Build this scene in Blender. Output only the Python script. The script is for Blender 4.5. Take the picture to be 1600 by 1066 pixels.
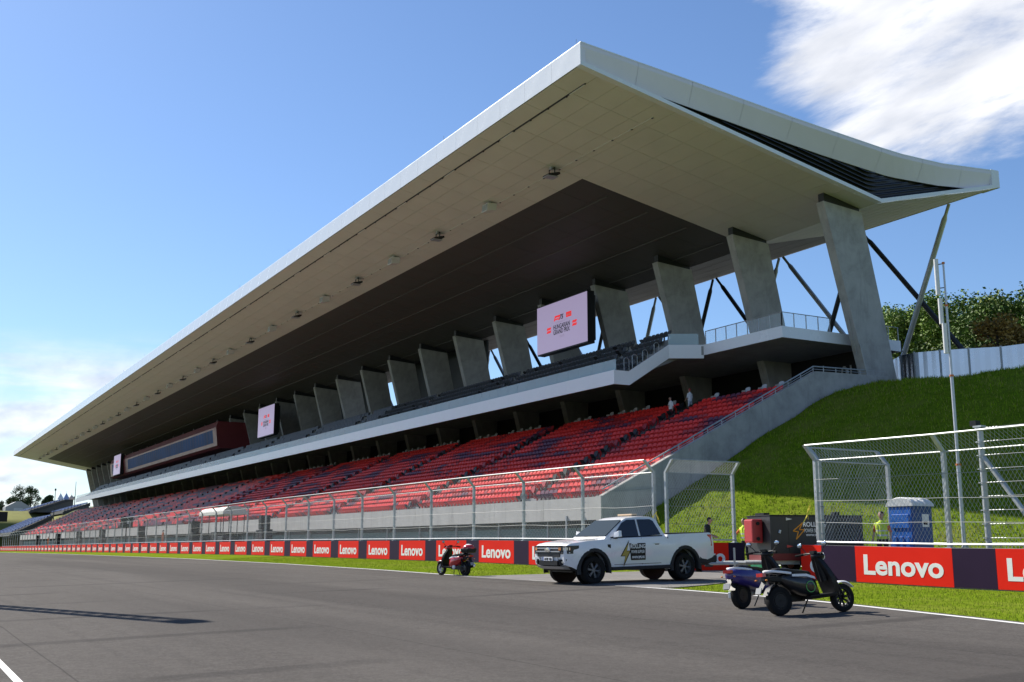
import bpy, bmesh, math, random
from mathutils import Vector, Matrix, noise as mnoise
random.seed(7)
R = math.radians
for o in list(bpy.data.objects): bpy.data.objects.remove(o)
scene = bpy.context.scene
COL = scene.collection

# ------------------------------------------------------------------ camera
YAW, PITCH = R(29.5377), R(10.5952)
cam_data = bpy.data.cameras.new('camera'); cam = bpy.data.objects.new('camera', cam_data); COL.objects.link(cam)
cam.location = (0, 0, 1.10)
fwd = Vector((-math.cos(YAW)*math.cos(PITCH), math.sin(YAW)*math.cos(PITCH), math.sin(PITCH)))
cam.rotation_euler = fwd.to_track_quat('-Z', 'Y').to_euler()
cam_data.sensor_width = 36; cam_data.lens = 38.25; cam_data.clip_start = .1; cam_data.clip_end = 6000
scene.camera = cam

# ------------------------------------------------------------------ sun, sky, exposure
SUN_AZ, SUN_EL = R(17), R(42)            # shadows run along +X, turned by SUN_AZ towards +Y
to_sun = Vector((-math.cos(SUN_AZ)*math.cos(SUN_EL), -math.sin(SUN_AZ)*math.cos(SUN_EL), math.sin(SUN_EL)))
sl = bpy.data.lights.new('sun', 'SUN'); sun = bpy.data.objects.new('sun', sl); COL.objects.link(sun)
sun.rotation_euler = to_sun.to_track_quat('Z', 'Y').to_euler()
sl.energy = 5.0; sl.angle = R(.5); sl.color = (1, .94, .84)
scene.view_settings.view_transform = 'Standard'; scene.view_settings.look = 'None'
scene.view_settings.exposure = 0.62; scene.view_settings.gamma = 1
scene.view_settings.use_curve_mapping = False

world = bpy.data.worlds.new('World'); scene.world = world; world.use_nodes = True
wn = world.node_tree; wn.nodes.clear()
def N(t, typ, **kw):
    n = t.nodes.new(typ)
    for k, v in kw.items():
        if k in ('op',): n.operation = v
        elif hasattr(n, k) and k not in ('inputs',): setattr(n, k, v)
    return n
def L(t, a, b): t.links.new(a, b)
def M_(t, op, a, b=None, c=None, clamp=False):
    n = t.nodes.new('ShaderNodeMath'); n.operation = op; n.use_clamp = clamp
    for i, v in enumerate((a, b, c)):
        if v is None: continue
        if isinstance(v, (int, float)): n.inputs[i].default_value = v
        else: t.links.new(v, n.inputs[i])
    return n.outputs[0]
def MR(t, v, a, b, c=0, d=1, smooth=True):
    n = t.nodes.new('ShaderNodeMapRange'); n.interpolation_type = 'SMOOTHSTEP' if smooth else 'LINEAR'
    t.links.new(v, n.inputs[0])
    for i, q in enumerate((a, b, c, d)): n.inputs[i+1].default_value = q
    return n.outputs[0]
def build_world():
    t = wn
    out = N(t, 'ShaderNodeOutputWorld'); bg = N(t, 'ShaderNodeBackground'); bg.inputs[1].default_value = .08
    sky = N(t, 'ShaderNodeTexSky'); sky.sky_type = 'NISHITA'; sky.sun_disc = False
    sky.sun_elevation = SUN_EL; sky.sun_rotation = math.atan2(to_sun.x, to_sun.y)
    sky.altitude = 200; sky.air_density = 1.0; sky.dust_density = .35; sky.ozone_density = 2.2
    tc = N(t, 'ShaderNodeTexCoord'); sep = N(t, 'ShaderNodeSeparateXYZ'); L(t, tc.outputs['Generated'], sep.inputs[0])
    x, y, z = sep.outputs
    den = M_(t, 'ADD', M_(t, 'MAXIMUM', z, 0.0), .14)
    cmb = N(t, 'ShaderNodeCombineXYZ'); L(t, M_(t, 'DIVIDE', x, den), cmb.inputs[0]); L(t, M_(t, 'DIVIDE', y, den), cmb.inputs[1])
    mp = N(t, 'ShaderNodeMapping'); mp.inputs['Rotation'].default_value = (0, 0, R(38)); mp.inputs['Scale'].default_value = (1.0, 2.1, 1)
    mp.inputs['Location'].default_value = (3.1, 1.7, 0); L(t, cmb.outputs[0], mp.inputs[0])
    n1 = N(t, 'ShaderNodeTexNoise'); n1.inputs['Scale'].default_value = 1.5; n1.inputs['Detail'].default_value = 9
    n1.inputs['Roughness'].default_value = .62; n1.inputs['Distortion'].default_value = .35; L(t, mp.outputs[0], n1.inputs['Vector'])
    # high bank of cloud, drifting over the right of the roof
    vc = N(t, 'ShaderNodeVectorMath', operation='DOT_PRODUCT'); vc.inputs[1].default_value = CLOUD_DIR; L(t, tc.outputs['Generated'], vc.inputs[0])
    bank = MR(t, vc.outputs['Value'], math.cos(R(11.5)), math.cos(R(2.5)))
    cov = M_(t, 'ADD', n1.outputs['Fac'], M_(t, 'MULTIPLY', bank, .46))
    hi = MR(t, cov, .70, .94)
    # thin layers low over the horizon
    mp2 = N(t, 'ShaderNodeMapping'); mp2.inputs['Scale'].default_value = (2.2, 2.2, 17); mp2.inputs['Location'].default_value = (.3, .9, .35)
    L(t, tc.outputs['Generated'], mp2.inputs[0])
    n2 = N(t, 'ShaderNodeTexNoise'); n2.inputs['Scale'].default_value = 1.25; n2.inputs['Detail'].default_value = 7; n2.inputs['Roughness'].default_value = .55
    L(t, mp2.outputs[0], n2.inputs['Vector'])
    low = M_(t, 'MULTIPLY', MR(t, z, .19, .10), MR(t, z, -.02, .03))
    lo = MR(t, M_(t, 'ADD', n2.outputs['Fac'], M_(t, 'MULTIPLY', low, .25)), .60, .80)
    lo = M_(t, 'MULTIPLY', lo, MR(t, z, .19, .135))
    m = M_(t, 'MAXIMUM', M_(t, 'MULTIPLY', hi, .95), M_(t, 'MULTIPLY', lo, .8), clamp=True)
    n3 = N(t, 'ShaderNodeTexNoise'); n3.inputs['Scale'].default_value = 3.2; n3.inputs['Detail'].default_value = 6; L(t, mp.outputs[0], n3.inputs['Vector'])
    cr = N(t, 'ShaderNodeValToRGB'); L(t, n3.outputs['Fac'], cr.inputs[0])
    cr.color_ramp.elements[0].position = .3; cr.color_ramp.elements[0].color = (5.6, 5.9, 6.6, 1)
    cr.color_ramp.elements[1].position = .62; cr.color_ramp.elements[1].color = (9.6, 9.6, 9.8, 1)
    mix = N(t, 'ShaderNodeMix', data_type='RGBA'); L(t, m, mix.inputs[0]); L(t, mixc(t, 1.0, sky.outputs[0], (.86, 1.0, 1.18), 'MULTIPLY'), mix.inputs[6]); L(t, cr.outputs[0], mix.inputs[7])
    L(t, mix.outputs[2], bg.inputs[0]); L(t, bg.outputs[0], out.inputs[0])
def pix_dir(px, py):
    v = Vector(((px-800)/1700, -(py-533)/1700, -1)).normalized()
    return (cam.rotation_euler.to_matrix() @ v)
CLOUD_DIR = tuple(pix_dir(1490, 40))
scene.render.engine = 'CYCLES'

# ------------------------------------------------------------------ materials
MATS = {}
def mat(name, col, rough=.7, metal=0, var=.12, scale=6, bump=0, bscale=None, spec=.5, coat=0, stretch=(1,1,1), emit=None, estr=1, trans=0, alpha=1, big=None, detail=5):
    if name in MATS: return MATS[name]
    m = bpy.data.materials.new(name); m.use_nodes = True; t = m.node_tree
    b = t.nodes['Principled BSDF']
    c4 = (*col, 1)
    b.inputs['Base Color'].default_value = c4; b.inputs['Roughness'].default_value = rough; b.inputs['Metallic'].default_value = metal
    b.inputs['Specular IOR Level'].default_value = spec; b.inputs['Coat Weight'].default_value = coat
    b.inputs['Transmission Weight'].default_value = trans; b.inputs['Alpha'].default_value = alpha
    if emit:
        b.inputs['Emission Color'].default_value = (*emit, 1); b.inputs['Emission Strength'].default_value = estr
    tc = t.nodes.new('ShaderNodeTexCoord'); mp = t.nodes.new('ShaderNodeMapping'); mp.inputs['Scale'].default_value = stretch
    L(t, tc.outputs['Object'], mp.inputs[0])
    if var:
        n = t.nodes.new('ShaderNodeTexNoise'); n.inputs['Scale'].default_value = scale; n.inputs['Detail'].default_value = detail; n.inputs['Roughness'].default_value = .6
        L(t, mp.outputs[0], n.inputs['Vector'])
        f = MR(t, n.outputs['Fac'], .25, .75, 1-var, 1+var, False)
        if big:
            n2 = t.nodes.new('ShaderNodeTexNoise'); n2.inputs['Scale'].default_value = big[0]; n2.inputs['Detail'].default_value = 3; L(t, tc.outputs['Object'], n2.inputs['Vector'])
            f = M_(t, 'MULTIPLY', f, MR(t, n2.outputs['Fac'], .3, .7, 1-big[1], 1+big[1], False))
        vm = t.nodes.new('ShaderNodeVectorMath'); vm.operation = 'SCALE'; vm.inputs[0].default_value = col; L(t, f, vm.inputs['Scale'])
        L(t, vm.outputs[0], b.inputs['Base Color'])
        rr = MR(t, n.outputs['Fac'], .2, .8, max(0, rough-.06), min(1, rough+.08), False); L(t, rr, b.inputs['Roughness'])
    if bump:
        nb = t.nodes.new('ShaderNodeTexNoise'); nb.inputs['Scale'].default_value = bscale or scale*4; nb.inputs['Detail'].default_value = 4
        L(t, mp.outputs[0], nb.inputs['Vector'])
        bp = t.nodes.new('ShaderNodeBump'); bp.inputs['Strength'].default_value = bump; bp.inputs['Distance'].default_value = .02
        L(t, nb.outputs['Fac'], bp.inputs['Height']); L(t, bp.outputs[0], b.inputs['Normal'])
    MATS[name] = m
    return m
def ramp(t, fac, stops):
    cr = t.nodes.new('ShaderNodeValToRGB'); e = cr.color_ramp.elements
    while len(e) < len(stops): e.new(.5)
    for q, (p, c) in zip(e, stops): q.position = p; q.color = (*c, 1)
    L(t, fac, cr.inputs[0]); return cr.outputs[0]
def noise_tex(t, vec, scale, detail=5, rough=.6, dist=0):
    n = t.nodes.new('ShaderNodeTexNoise'); n.inputs['Scale'].default_value = scale; n.inputs['Detail'].default_value = detail
    n.inputs['Roughness'].default_value = rough; n.inputs['Distortion'].default_value = dist
    L(t, vec, n.inputs['Vector']); return n.outputs['Fac']
def mapping(t, vec, scale=(1,1,1), rot=(0,0,0)):
    mp = t.nodes.new('ShaderNodeMapping'); mp.inputs['Scale'].default_value = scale; mp.inputs['Rotation'].default_value = rot
    L(t, vec, mp.inputs[0]); return mp.outputs[0]
def base(name):
    m = bpy.data.materials.new(name); m.use_nodes = True; t = m.node_tree
    tc = t.nodes.new('ShaderNodeTexCoord'); MATS[name] = m
    return m, t, t.nodes['Principled BSDF'], tc.outputs['Object']
def mixc(t, fac, a, b, mode='MIX'):
    n = t.nodes.new('ShaderNodeMix'); n.data_type = 'RGBA'; n.blend_type = mode
    if isinstance(fac, (int, float)): n.inputs[0].default_value = fac
    else: L(t, fac, n.inputs[0])
    for i, v in ((6, a), (7, b)):
        if isinstance(v, tuple): n.inputs[i].default_value = (*v, 1)
        else: L(t, v, n.inputs[i])
    return n.outputs[2]
def asphalt_mat():
    m, t, b, o = base('asphalt')
    grain = noise_tex(t, o, 26, 5, .85)
    grit = noise_tex(t, o, 170, 2, .8)
    patch = noise_tex(t, mapping(t, o, (.05, .45, 1)), 1.3, 5, .6, .4)
    lanes = noise_tex(t, mapping(t, o, (.012, 1.1, 1), (0, 0, R(3))), 1.6, 4, .6)
    c = ramp(t, patch, [(.3, (.066, .060, .055)), (.7, (.098, .089, .081))])
    c = mixc(t, MR(t, lanes, .52, .68, 0, .55), c, (.055, .050, .047))
    mott = noise_tex(t, o, 6.5, 4, .75); spot = noise_tex(t, mapping(t, o, (.6, 1.0, 1)), 1.7, 5, .7)
    c = mixc(t, MR(t, mott, .40, .64, 0, .42), c, (.135, .124, .114))
    c = mixc(t, MR(t, spot, .52, .70, 0, .35), c, (.052, .047, .044))
    c = mixc(t, MR(t, grain, .36, .70, 0, .62), c, (.15, .138, .127))
    c = mixc(t, MR(t, grit, .5, .75, 0, .6), c, (.030, .028, .027))
    # tyre marks: stretched rings
    w = t.nodes.new('ShaderNodeTexWave'); w.wave_type = 'RINGS'; w.rings_direction = 'Z'; w.inputs['Scale'].default_value = .055
    w.inputs['Distortion'].default_value = 2.2; w.inputs['Detail'].default_value = 2; w.inputs['Detail Scale'].default_value = .6
    off = t.nodes.new('ShaderNodeMapping'); off.inputs['Location'].default_value = (31, -22, 0); L(t, o, off.inputs[0]); L(t, off.outputs[0], w.inputs['Vector'])
    brk = MR(t, noise_tex(t, o, .16, 3), .40, .60)
    c = mixc(t, M_(t, 'MULTIPLY', MR(t, w.outputs['Fac'], .965, .995), M_(t, 'MULTIPLY', brk, .40)), c, (.024, .023, .024))
    sp = t.nodes.new('ShaderNodeSeparateXYZ'); L(t, o, sp.inputs[0])
    band = noise_tex(t, mapping(t, o, (.02, .22, 1)), 1.0, 3, .5)
    c = mixc(t, MR(t, band, .46, .66, 0, .42), c, (.050, .046, .044))
    fr = M_(t, 'FRACT', M_(t, 'MULTIPLY', M_(t, 'ADD', sp.outputs[1], M_(t, 'MULTIPLY', noise_tex(t, o, .4, 2), .06)), .213))
    c = mixc(t, M_(t, 'MULTIPLY', MR(t, M_(t, 'ABSOLUTE', M_(t, 'SUBTRACT', fr, .5)), .004, .001), .55), c, (.030, .028, .027))
    L(t, c, b.inputs['Base Color']); b.inputs['Roughness'].default_value = .95; b.inputs['Specular IOR Level'].default_value = .06
    bp = t.nodes.new('ShaderNodeBump'); bp.inputs['Strength'].default_value = .55; bp.inputs['Distance'].default_value = .012
    L(t, grain, bp.inputs['Height']); L(t, bp.outputs[0], b.inputs['Normal'])
    return m
def grass_mat(name, lo, hi, dry, dryamt=.35, sc=1.0):
    m, t, b, o = base(name)
    big = noise_tex(t, o, .35*sc, 5, .65); fine = noise_tex(t, o, 16*sc, 4, .7); mid = noise_tex(t, o, 2.6*sc, 4, .65)
    c = ramp(t, fine, [(.3, lo), (.7, hi)])
    c = mixc(t, MR(t, mid, .35, .7, 0, .5), c, tuple(v*.62 for v in lo))
    c = mixc(t, MR(t, big, .45, .72, 0, dryamt), c, dry)
    L(t, c, b.inputs['Base Color']); b.inputs['Roughness'].default_value = 1; b.inputs['Specular IOR Level'].default_value = .0
    bp = t.nodes.new('ShaderNodeBump'); bp.inputs['Strength'].default_value = .9; bp.inputs['Distance'].default_value = .06
    L(t, M_(t, 'ADD', fine, M_(t, 'MULTIPLY', mid, 1.5)), bp.inputs['Height']); L(t, bp.outputs[0], b.inputs['Normal'])
    return m
def concrete_mat(name, col, stain=.35, form=True):
    m, t, b, o = base(name)
    n1 = noise_tex(t, o, .7, 6, .65, .3); n2 = noise_tex(t, mapping(t, o, (1.4, 1.4, .18)), 1.5, 5, .7); n3 = noise_tex(t, o, 22, 3, .6)
    dk = tuple(v*(1-stain) for v in col); li = tuple(min(1, v*1.18) for v in col)
    c = ramp(t, n1, [(.28, dk), (.55, col), (.8, li)])
    c = mixc(t, MR(t, n2, .50, .72, 0, .55), c, tuple(v*.62 for v in col))
    c = mixc(t, MR(t, n3, .3, .8, 0, .25), c, li)
    pits = t.nodes.new('ShaderNodeTexVoronoi'); pits.inputs['Scale'].default_value = .62; pits.inputs['Randomness'].default_value = .35; L(t, o, pits.inputs['Vector'])
    c = mixc(t, MR(t, pits.outputs['Distance'], .055, .03, 0, .7 if form else 0), c, tuple(v*.35 for v in col))
    L(t, c, b.inputs['Base Color']); b.inputs['Roughness'].default_value = .9; b.inputs['Specular IOR Level'].default_value = .12
    bp = t.nodes.new('ShaderNodeBump'); bp.inputs['Strength'].default_value = .25; bp.inputs['Distance'].default_value = .02
    L(t, n3, bp.inputs['Height']); L(t, bp.outputs[0], b.inputs['Normal'])
    return m
build_world()
ASPHALT = asphalt_mat()
GRASS = grass_mat('grass', (.110, .170, .012), (.24, .32, .022), (.29, .27, .07))
BANK = grass_mat('bank_grass', (.080, .128, .012), (.20, .275, .016), (.21, .19, .05), .55, .8)
CONC = concrete_mat('concrete', (.40, .392, .375))
CONC_L = concrete_mat('pale_concrete', (.50, .485, .45), .12)
CONC_S = concrete_mat('step_concrete', (.30, .30, .30), .2, False)
PAVE = concrete_mat('worn_pavement', (.20, .19, .178), .2, False)
WHITE = mat('white_cladding', (.78, .80, .83), .24, .0, .03, .6, spec=.6)
GABLE = mat('gable_panel', (.76, .73, .80), .5, 0, .03, .5)
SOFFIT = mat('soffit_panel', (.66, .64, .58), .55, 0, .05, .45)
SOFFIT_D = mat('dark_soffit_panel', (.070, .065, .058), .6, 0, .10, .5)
DARK = mat('anthracite_metal', (.022, .024, .028), .45, 0, .1, 3)
NAVY = mat('louvre_metal', (.035, .045, .065), .4, .2, .1, 3)
BLACKWALL = mat('black_wall', (.010, .010, .011), .75, 0, .15, 2)
INFILL = mat('dark_infill', (.035, .042, .046), .5, 0, .12, .5)
BLACK = mat('black_plastic', (.010, .010, .011), .45, 0, .1, 8, spec=.3)
RUBBER = mat('tyre_rubber', (.012, .012, .012), .85, 0, .2, 14, spec=.2)
GALV = mat('galvanised_steel', (.42, .44, .45), .50, .45, .18, 9, big=(1.2, .12))
WIRE = mat('fence_wire', (.46, .48, .50), .5, .35, .1, 4)
ALU = mat('brushed_aluminium', (.50, .52, .54), .45, .6, .1, 5)
GLASS = mat('clear_glass', (.60, .76, .82), .10, 0, 0, trans=.0, alpha=.42, spec=.4)
LINE = mat('line_paint', (.70, .69, .66), .7, 0, .18, 7)
RED = mat('advert_red', (.80, .022, .010), .55, 0, .04, .8, spec=.08)
ADARK = mat('advert_dark', (.022, .008, .034), .6, 0, .08, .8, spec=.15)
LETTER = mat('letter_white', (.82, .82, .82), .55, 0, .02, 2, spec=.2)
SEAT_R = mat('seat_red', (.74, .030, .026), .5, 0, .12, .9, spec=.25)
SEAT_D = mat('seat_dark_red', (.36, .022, .030), .5, 0, .12, .9, spec=.25)
SEAT_P = mat('seat_plum', (.115, .030, .066), .5, 0, .12, .9, spec=.25)
SEAT_G = mat('seat_grey', (.075, .080, .090), .5, 0, .12, .9, spec=.25)
SEAT_W = mat('seat_pale_grey', (.42, .43, .44), .4, 0, .08, 3)
SEAT_K = mat('seat_black', (.014, .014, .016), .5, 0, .12, .9, spec=.25)
TEAL = mat('teal_windbreak', (.085, .16, .15), .7, 0, .15, .6)
VANWHITE = mat('white_car_paint', (.76, .77, .79), .28, 0, .015, 2, coat=.8)
CARGLASS = mat('tinted_glass', (.012, .014, .017), .05, 0, 0, spec=.8)
WSGLASS = mat('windscreen_glass', (.045, .055, .055), .08, 0, 0, spec=.10)
CHROME = mat('chrome', (.75, .76, .78), .15, 1, .04, 8)
GREYPL = mat('grey_plastic', (.030, .031, .033), .65, 0, .12, 10, spec=.2)
SKIN = mat('skin', (.46, .27, .19), .55, 0, .06, 12)
CABLE = mat('steel_cable', (.26, .27, .28), .6, .2, .15, 8)
GLASS_T = mat('thin_glass', (.7, .8, .85), .1, 0, 0, alpha=.16, spec=.3)
HAIR = mat('hair_brown', (.030, .018, .012), .6, 0, .2, 30)

# ------------------------------------------------------------------ mesh builder
class MB:
    def __init__(s): s.v = []; s.f = []; s.m = []; s.mats = []
    def mi(s, mt):
        if mt not in s.mats: s.mats.append(mt)
        return s.mats.index(mt)
    def add(s, vs, fs, mt):
        o = len(s.v); k = s.mi(mt); s.v += [tuple(v) for v in vs]
        for f in fs: s.f.append(tuple(i+o for i in f)); s.m.append(k)
        return s
    def box(s, a, b, mt):
        x0, y0, z0 = a; x1, y1, z1 = b
        return s.hexa([(x0,y0,z0),(x1,y0,z0),(x1,y1,z0),(x0,y1,z0),(x0,y0,z1),(x1,y0,z1),(x1,y1,z1),(x0,y1,z1)], mt)
    def hexa(s, p, mt):
        return s.add(p, [(3,2,1,0),(4,5,6,7),(0,1,5,4),(1,2,6,5),(2,3,7,6),(3,0,4,7)], mt)
    def prism(s, poly, axis, a, b, mt):
        # poly of 2-D points, extruded along axis from a to b
        def P(q, w):
            if axis == 'x': return (w, q[0], q[1])
            if axis == 'y': return (q[0], w, q[1])
            return (q[0], q[1], w)
        n = len(poly); vs = [P(q, a) for q in poly]+[P(q, b) for q in poly]
        fs = [tuple(range(n-1, -1, -1)), tuple(range(n, 2*n))]+[(i, (i+1) % n, n+(i+1) % n, n+i) for i in range(n)]
        return s.add(vs, fs, mt)
    def tube(s, pts, r, mt, n=6, caps=True):
        pts = [Vector(p) for p in pts]; rs = r if isinstance(r, (list, tuple)) else [r]*len(pts)
        o = len(s.v); k = s.mi(mt); m = len(pts)
        for i, p in enumerate(pts):
            d = (pts[min(i+1, m-1)]-pts[max(i-1, 0)]).normalized()
            u = d.cross(Vector((0, 0, 1)) if abs(d.z) < .9 else Vector((1, 0, 0))).normalized(); w = d.cross(u)
            for j in range(n):
                a = 2*math.pi*j/n; s.v.append(tuple(p+(u*math.cos(a)+w*math.sin(a))*rs[i]))
        for i in range(m-1):
            for j in range(n):
                a = o+i*n+j; b = o+i*n+(j+1) % n; s.f.append((a, a+n, b+n, b)); s.m.append(k)
        if caps:
            s.f.append(tuple(o+j for j in range(n))); s.m.append(k)
            s.f.append(tuple(o+(m-1)*n+j for j in range(n-1, -1, -1))); s.m.append(k)
        return s
    def lathe(s, prof, axis_p, axis_d, mt, n=20, close=True):
        # prof: (radius, along)
        p0 = Vector(axis_p); d = Vector(axis_d).normalized()
        u = d.cross(Vector((0, 0, 1)) if abs(d.z) < .9 else Vector((1, 0, 0))).normalized(); w = d.cross(u)
        o = len(s.v); k = s.mi(mt); m = len(prof)
        for r, h in prof:
            for j in range(n):
                a = 2*math.pi*j/n; s.v.append(tuple(p0+d*h+(u*math.cos(a)+w*math.sin(a))*r))
        for i in range(m-1):
            for j in range(n):
                a = o+i*n+j; b = o+i*n+(j+1) % n; s.f.append((a, b, b+n, a+n)); s.m.append(k)
        if close:
            s.f.append(tuple(o+j for j in range(n-1, -1, -1))); s.m.append(k); s.f.append(tuple(o+(m-1)*n+j for j in range(n))); s.m.append(k)
        return s
    def ell(s, c, r, mt, nu=12, nv=8):
        prof = []; vs = []; fs = []
        for i in range(nv+1):
            th = math.pi*i/nv
            for j in range(nu):
                a = 2*math.pi*j/nu
                vs.append((c[0]+r[0]*math.sin(th)*math.cos(a), c[1]+r[1]*math.sin(th)*math.sin(a), c[2]+r[2]*math.cos(th)))
        for i in range(nv):
            for j in range(nu):
                fs.append((i*nu+j, (i+1)*nu+j, (i+1)*nu+(j+1) % nu, i*nu+(j+1) % nu))
        return s.add(vs, fs, mt)
    def mesh(s, name, off=(0,0,0), smooth=None):
        me = bpy.data.meshes.new(name)
        me.from_pydata([(v[0]-off[0], v[1]-off[1], v[2]-off[2]) for v in s.v], [], s.f)
        for mt in s.mats: me.materials.append(mt)
        me.polygons.foreach_set('material_index', s.m)
        if smooth is not None:
            me.polygons.foreach_set('use_smooth', [True]*len(s.f)); me.update(); me.set_sharp_from_angle(angle=R(smooth))
        me.update()
        return me
    def build(s, name, parent=None, smooth=None, bevel=0, world=True, kind=None, fixn=False):
        off = LOC.get(parent.name, (0,0,0)) if (parent is not None and world) else (0,0,0)
        if parent is None and world and s.v:
            xs = [v[0] for v in s.v]; ys = [v[1] for v in s.v]; off = ((min(xs)+max(xs))/2, (min(ys)+max(ys))/2, min(v[2] for v in s.v))
        me = s.mesh(name, off, smooth)
        if fixn:
            bm = bmesh.new(); bm.from_mesh(me); bmesh.ops.recalc_face_normals(bm, faces=bm.faces); bm.to_mesh(me); bm.free()
        o = obj(name, me, parent)
        if parent is None: o.location = off; LOC[o.name] = off
        else: LOC[o.name] = off
        if bevel:
            b = o.modifiers.new('bevel', 'BEVEL'); b.width = bevel; b.segments = 2; b.limit_method = 'ANGLE'; b.angle_limit = R(40)
        if kind: o['kind'] = kind
        return o
LOC = {}
def obj(name, data, parent=None):
    o = bpy.data.objects.new(name, data); COL.objects.link(o); o.parent = parent
    return o
def tag(o, label, cat, group=None, kind=None):
    o['label'] = label; o['category'] = cat
    if group: o['group'] = group
    if kind: o['kind'] = kind
    return o
def thing(name, loc, label, cat, group=None, rotz=0):
    o = bpy.data.objects.new(name, None); COL.objects.link(o); o.location = loc; o.rotation_euler = (0, 0, rotz); o.empty_display_size = .2
    LOC[o.name] = tuple(loc); return tag(o, label, cat, group)
def struct(o): o['kind'] = 'structure'; return o
def sm(x, a, b):
    t = max(0, min(1, (x-a)/(b-a))); return t*t*(3-2*t)
def lerp_tab(x, tab):
    if x <= tab[0][0]: return tab[0][1]
    for (a, p), (b, q) in zip(tab, tab[1:]):
        if x <= b: return p+(q-p)*(x-a)/(b-a)
    return tab[-1][1]
TEXTS = {}
def text_mesh(body, mt, bold=.0, ext=.004, shear=0):
    # flat lettering as a mesh: x to the right, y up, scaled to unit cap height, centred in x, base at 0
    key = (body, mt.name, bold, ext, shear)
    if key in TEXTS: return TEXTS[key]
    cu = bpy.data.curves.new('lettering', 'FONT'); cu.body = body; cu.size = 1; cu.offset = bold; cu.extrude = ext; cu.shear = shear; cu.resolution_u = 4
    o = bpy.data.objects.new('lettering', cu); COL.objects.link(o)
    bpy.context.view_layer.update()
    me = bpy.data.meshes.new_from_object(o.evaluated_get(bpy.context.evaluated_depsgraph_get()))
    bpy.data.objects.remove(o)
    xs = [v.co.x for v in me.vertices]; ys = [v.co.y for v in me.vertices]
    x0, x1, y0, y1 = min(xs), max(xs), min(ys), max(ys)
    for v in me.vertices: v.co.x = (v.co.x-(x0+x1)/2)/(x1-x0); v.co.y = (v.co.y-y0)/(y1-y0)
    me.materials.clear(); me.materials.append(mt)
    TEXTS[key] = me
    return me
def put_text(body, mt, parent, pos, right, up, w, h, bold=0, shear=0, name='lettering', thick=.006):
    # parent frame: pos = bottom centre, in parent's local coordinates
    me = text_mesh(body, mt, bold, .5, shear)
    o = obj(name, me, parent); r = Vector(right).normalized(); n = r.cross(Vector(up)).normalized(); u = n.cross(r)
    mx = Matrix((( r.x*w, u.x*h, n.x*thick, pos[0]), (r.y*w, u.y*h, n.y*thick, pos[1]), (r.z*w, u.z*h, n.z*thick, pos[2]), (0,0,0,1)))
    o.matrix_local = mx
    return o

# ------------------------------------------------------------------ ground
ZB = [(-900, -1.6), (-500, -1.0), (-300, -.45), (-136, .15), (-84, .30), (-47, .25), (-33, .13), (-25, .03), (-20, -.05), (40, -.3)]
EDGE = [(-900, 19), (-300, 18.5), (-175, 17.6), (-117, 19.0), (-84, 20.0), (-60, 19.6), (-45, 18.9), (-33.5, 18.0), (-23, 17.6), (-17.2, 16.9), (-15.5, 16.4), (-11, 15.2), (0, 11.6), (40, 0)]
def zb(x): return lerp_tab(x, ZB)
def edge(x): return lerp_tab(x, EDGE)
def droop(x): return -.6*sm(-x, 120, 320)-.8*sm(-x, 320, 900)
def gz(x, y):
    e = edge(x)
    if y <= e: return .025*(max(y, -6)-17.5)+droop(x)
    ze = .025*(e-17.5)+droop(x)
    if y <= 25: return ze+(zb(x)-ze)*(y-e)/max(.1, 25-e)
    return zb(x)
XG = [-900, -600, -450, -380]+list(range(-340, -110, 20))+list(range(-110, -50, 5))+[-50+2*i for i in range(36)]+[30, 40]
def sheet(name, rows, mt, lift, xs=XG):
    mb = MB(); n = len(rows)
    vs = []
    for x in xs:
        for r in rows:
            y = r(x) if callable(r) else r
            vs.append((x, y, gz(x, y)+lift))
    fs = []
    for i in range(len(xs)-1):
        for j in range(n-1):
            a = i*n+j; fs.append((a, a+n, a+n+1, a+1))
    mb.add(vs, fs, mt)
    return struct(mb.build(name, smooth=60))
GROUND = mat('field_ground', (.085, .115, .035), .95, 0, .3, .05, spec=.1, big=(.01, .25))
mb = MB(); rows = [-3000, -300, -40, -8]; xs = [-4000, -900, -500, -200, 0, 60, 2500]
vs = [(x, y, -.75-.9*sm(-x, 100, 900)) for x in xs for y in (-3000, -300, -5, 60, 400, 4000)]
mb.add(vs, [(i*6+j, (i+1)*6+j, (i+1)*6+j+1, i*6+j+1) for i in range(6) for j in range(5)], GROUND)
struct(mb.build('ground'))
sheet('track', [-30, -6, 0, 4, 8, 12, lambda x: edge(x)-2, edge], ASPHALT, 0)
sheet('verge', [edge, lambda x: (edge(x)*2+25)/3, lambda x: (edge(x)+50)/3, 25, 26.2], GRASS, -.012)
sheet('paddock_road', [26.15, 28, 33.9], PAVE, -.03, [x for x in XG if x < -50]+[-50, -40, -30, -20, -10, 0, 40])
# painted edges
def strip(name, f0, f1, lift, mt, xs):
    mb = MB(); vs = []
    for x in xs: vs += [(x, f0(x), gz(x, f0(x))+lift), (x, f1(x), gz(x, f1(x))+lift)]
    mb.add(vs, [(2*i, 2*i+2, 2*i+3, 2*i+1) for i in range(len(xs)-1)], mt); return struct(mb.build(name))
XL = [x for x in XG if x > -400]
strip('track_edge_line', lambda x: edge(x)-.30, lambda x: edge(x)-.16, .006, LINE, XL)
strip('track_near_line', lambda x: 1.38, lambda x: 1.47, .006, LINE, [x for x in XL if x < 20])
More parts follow.
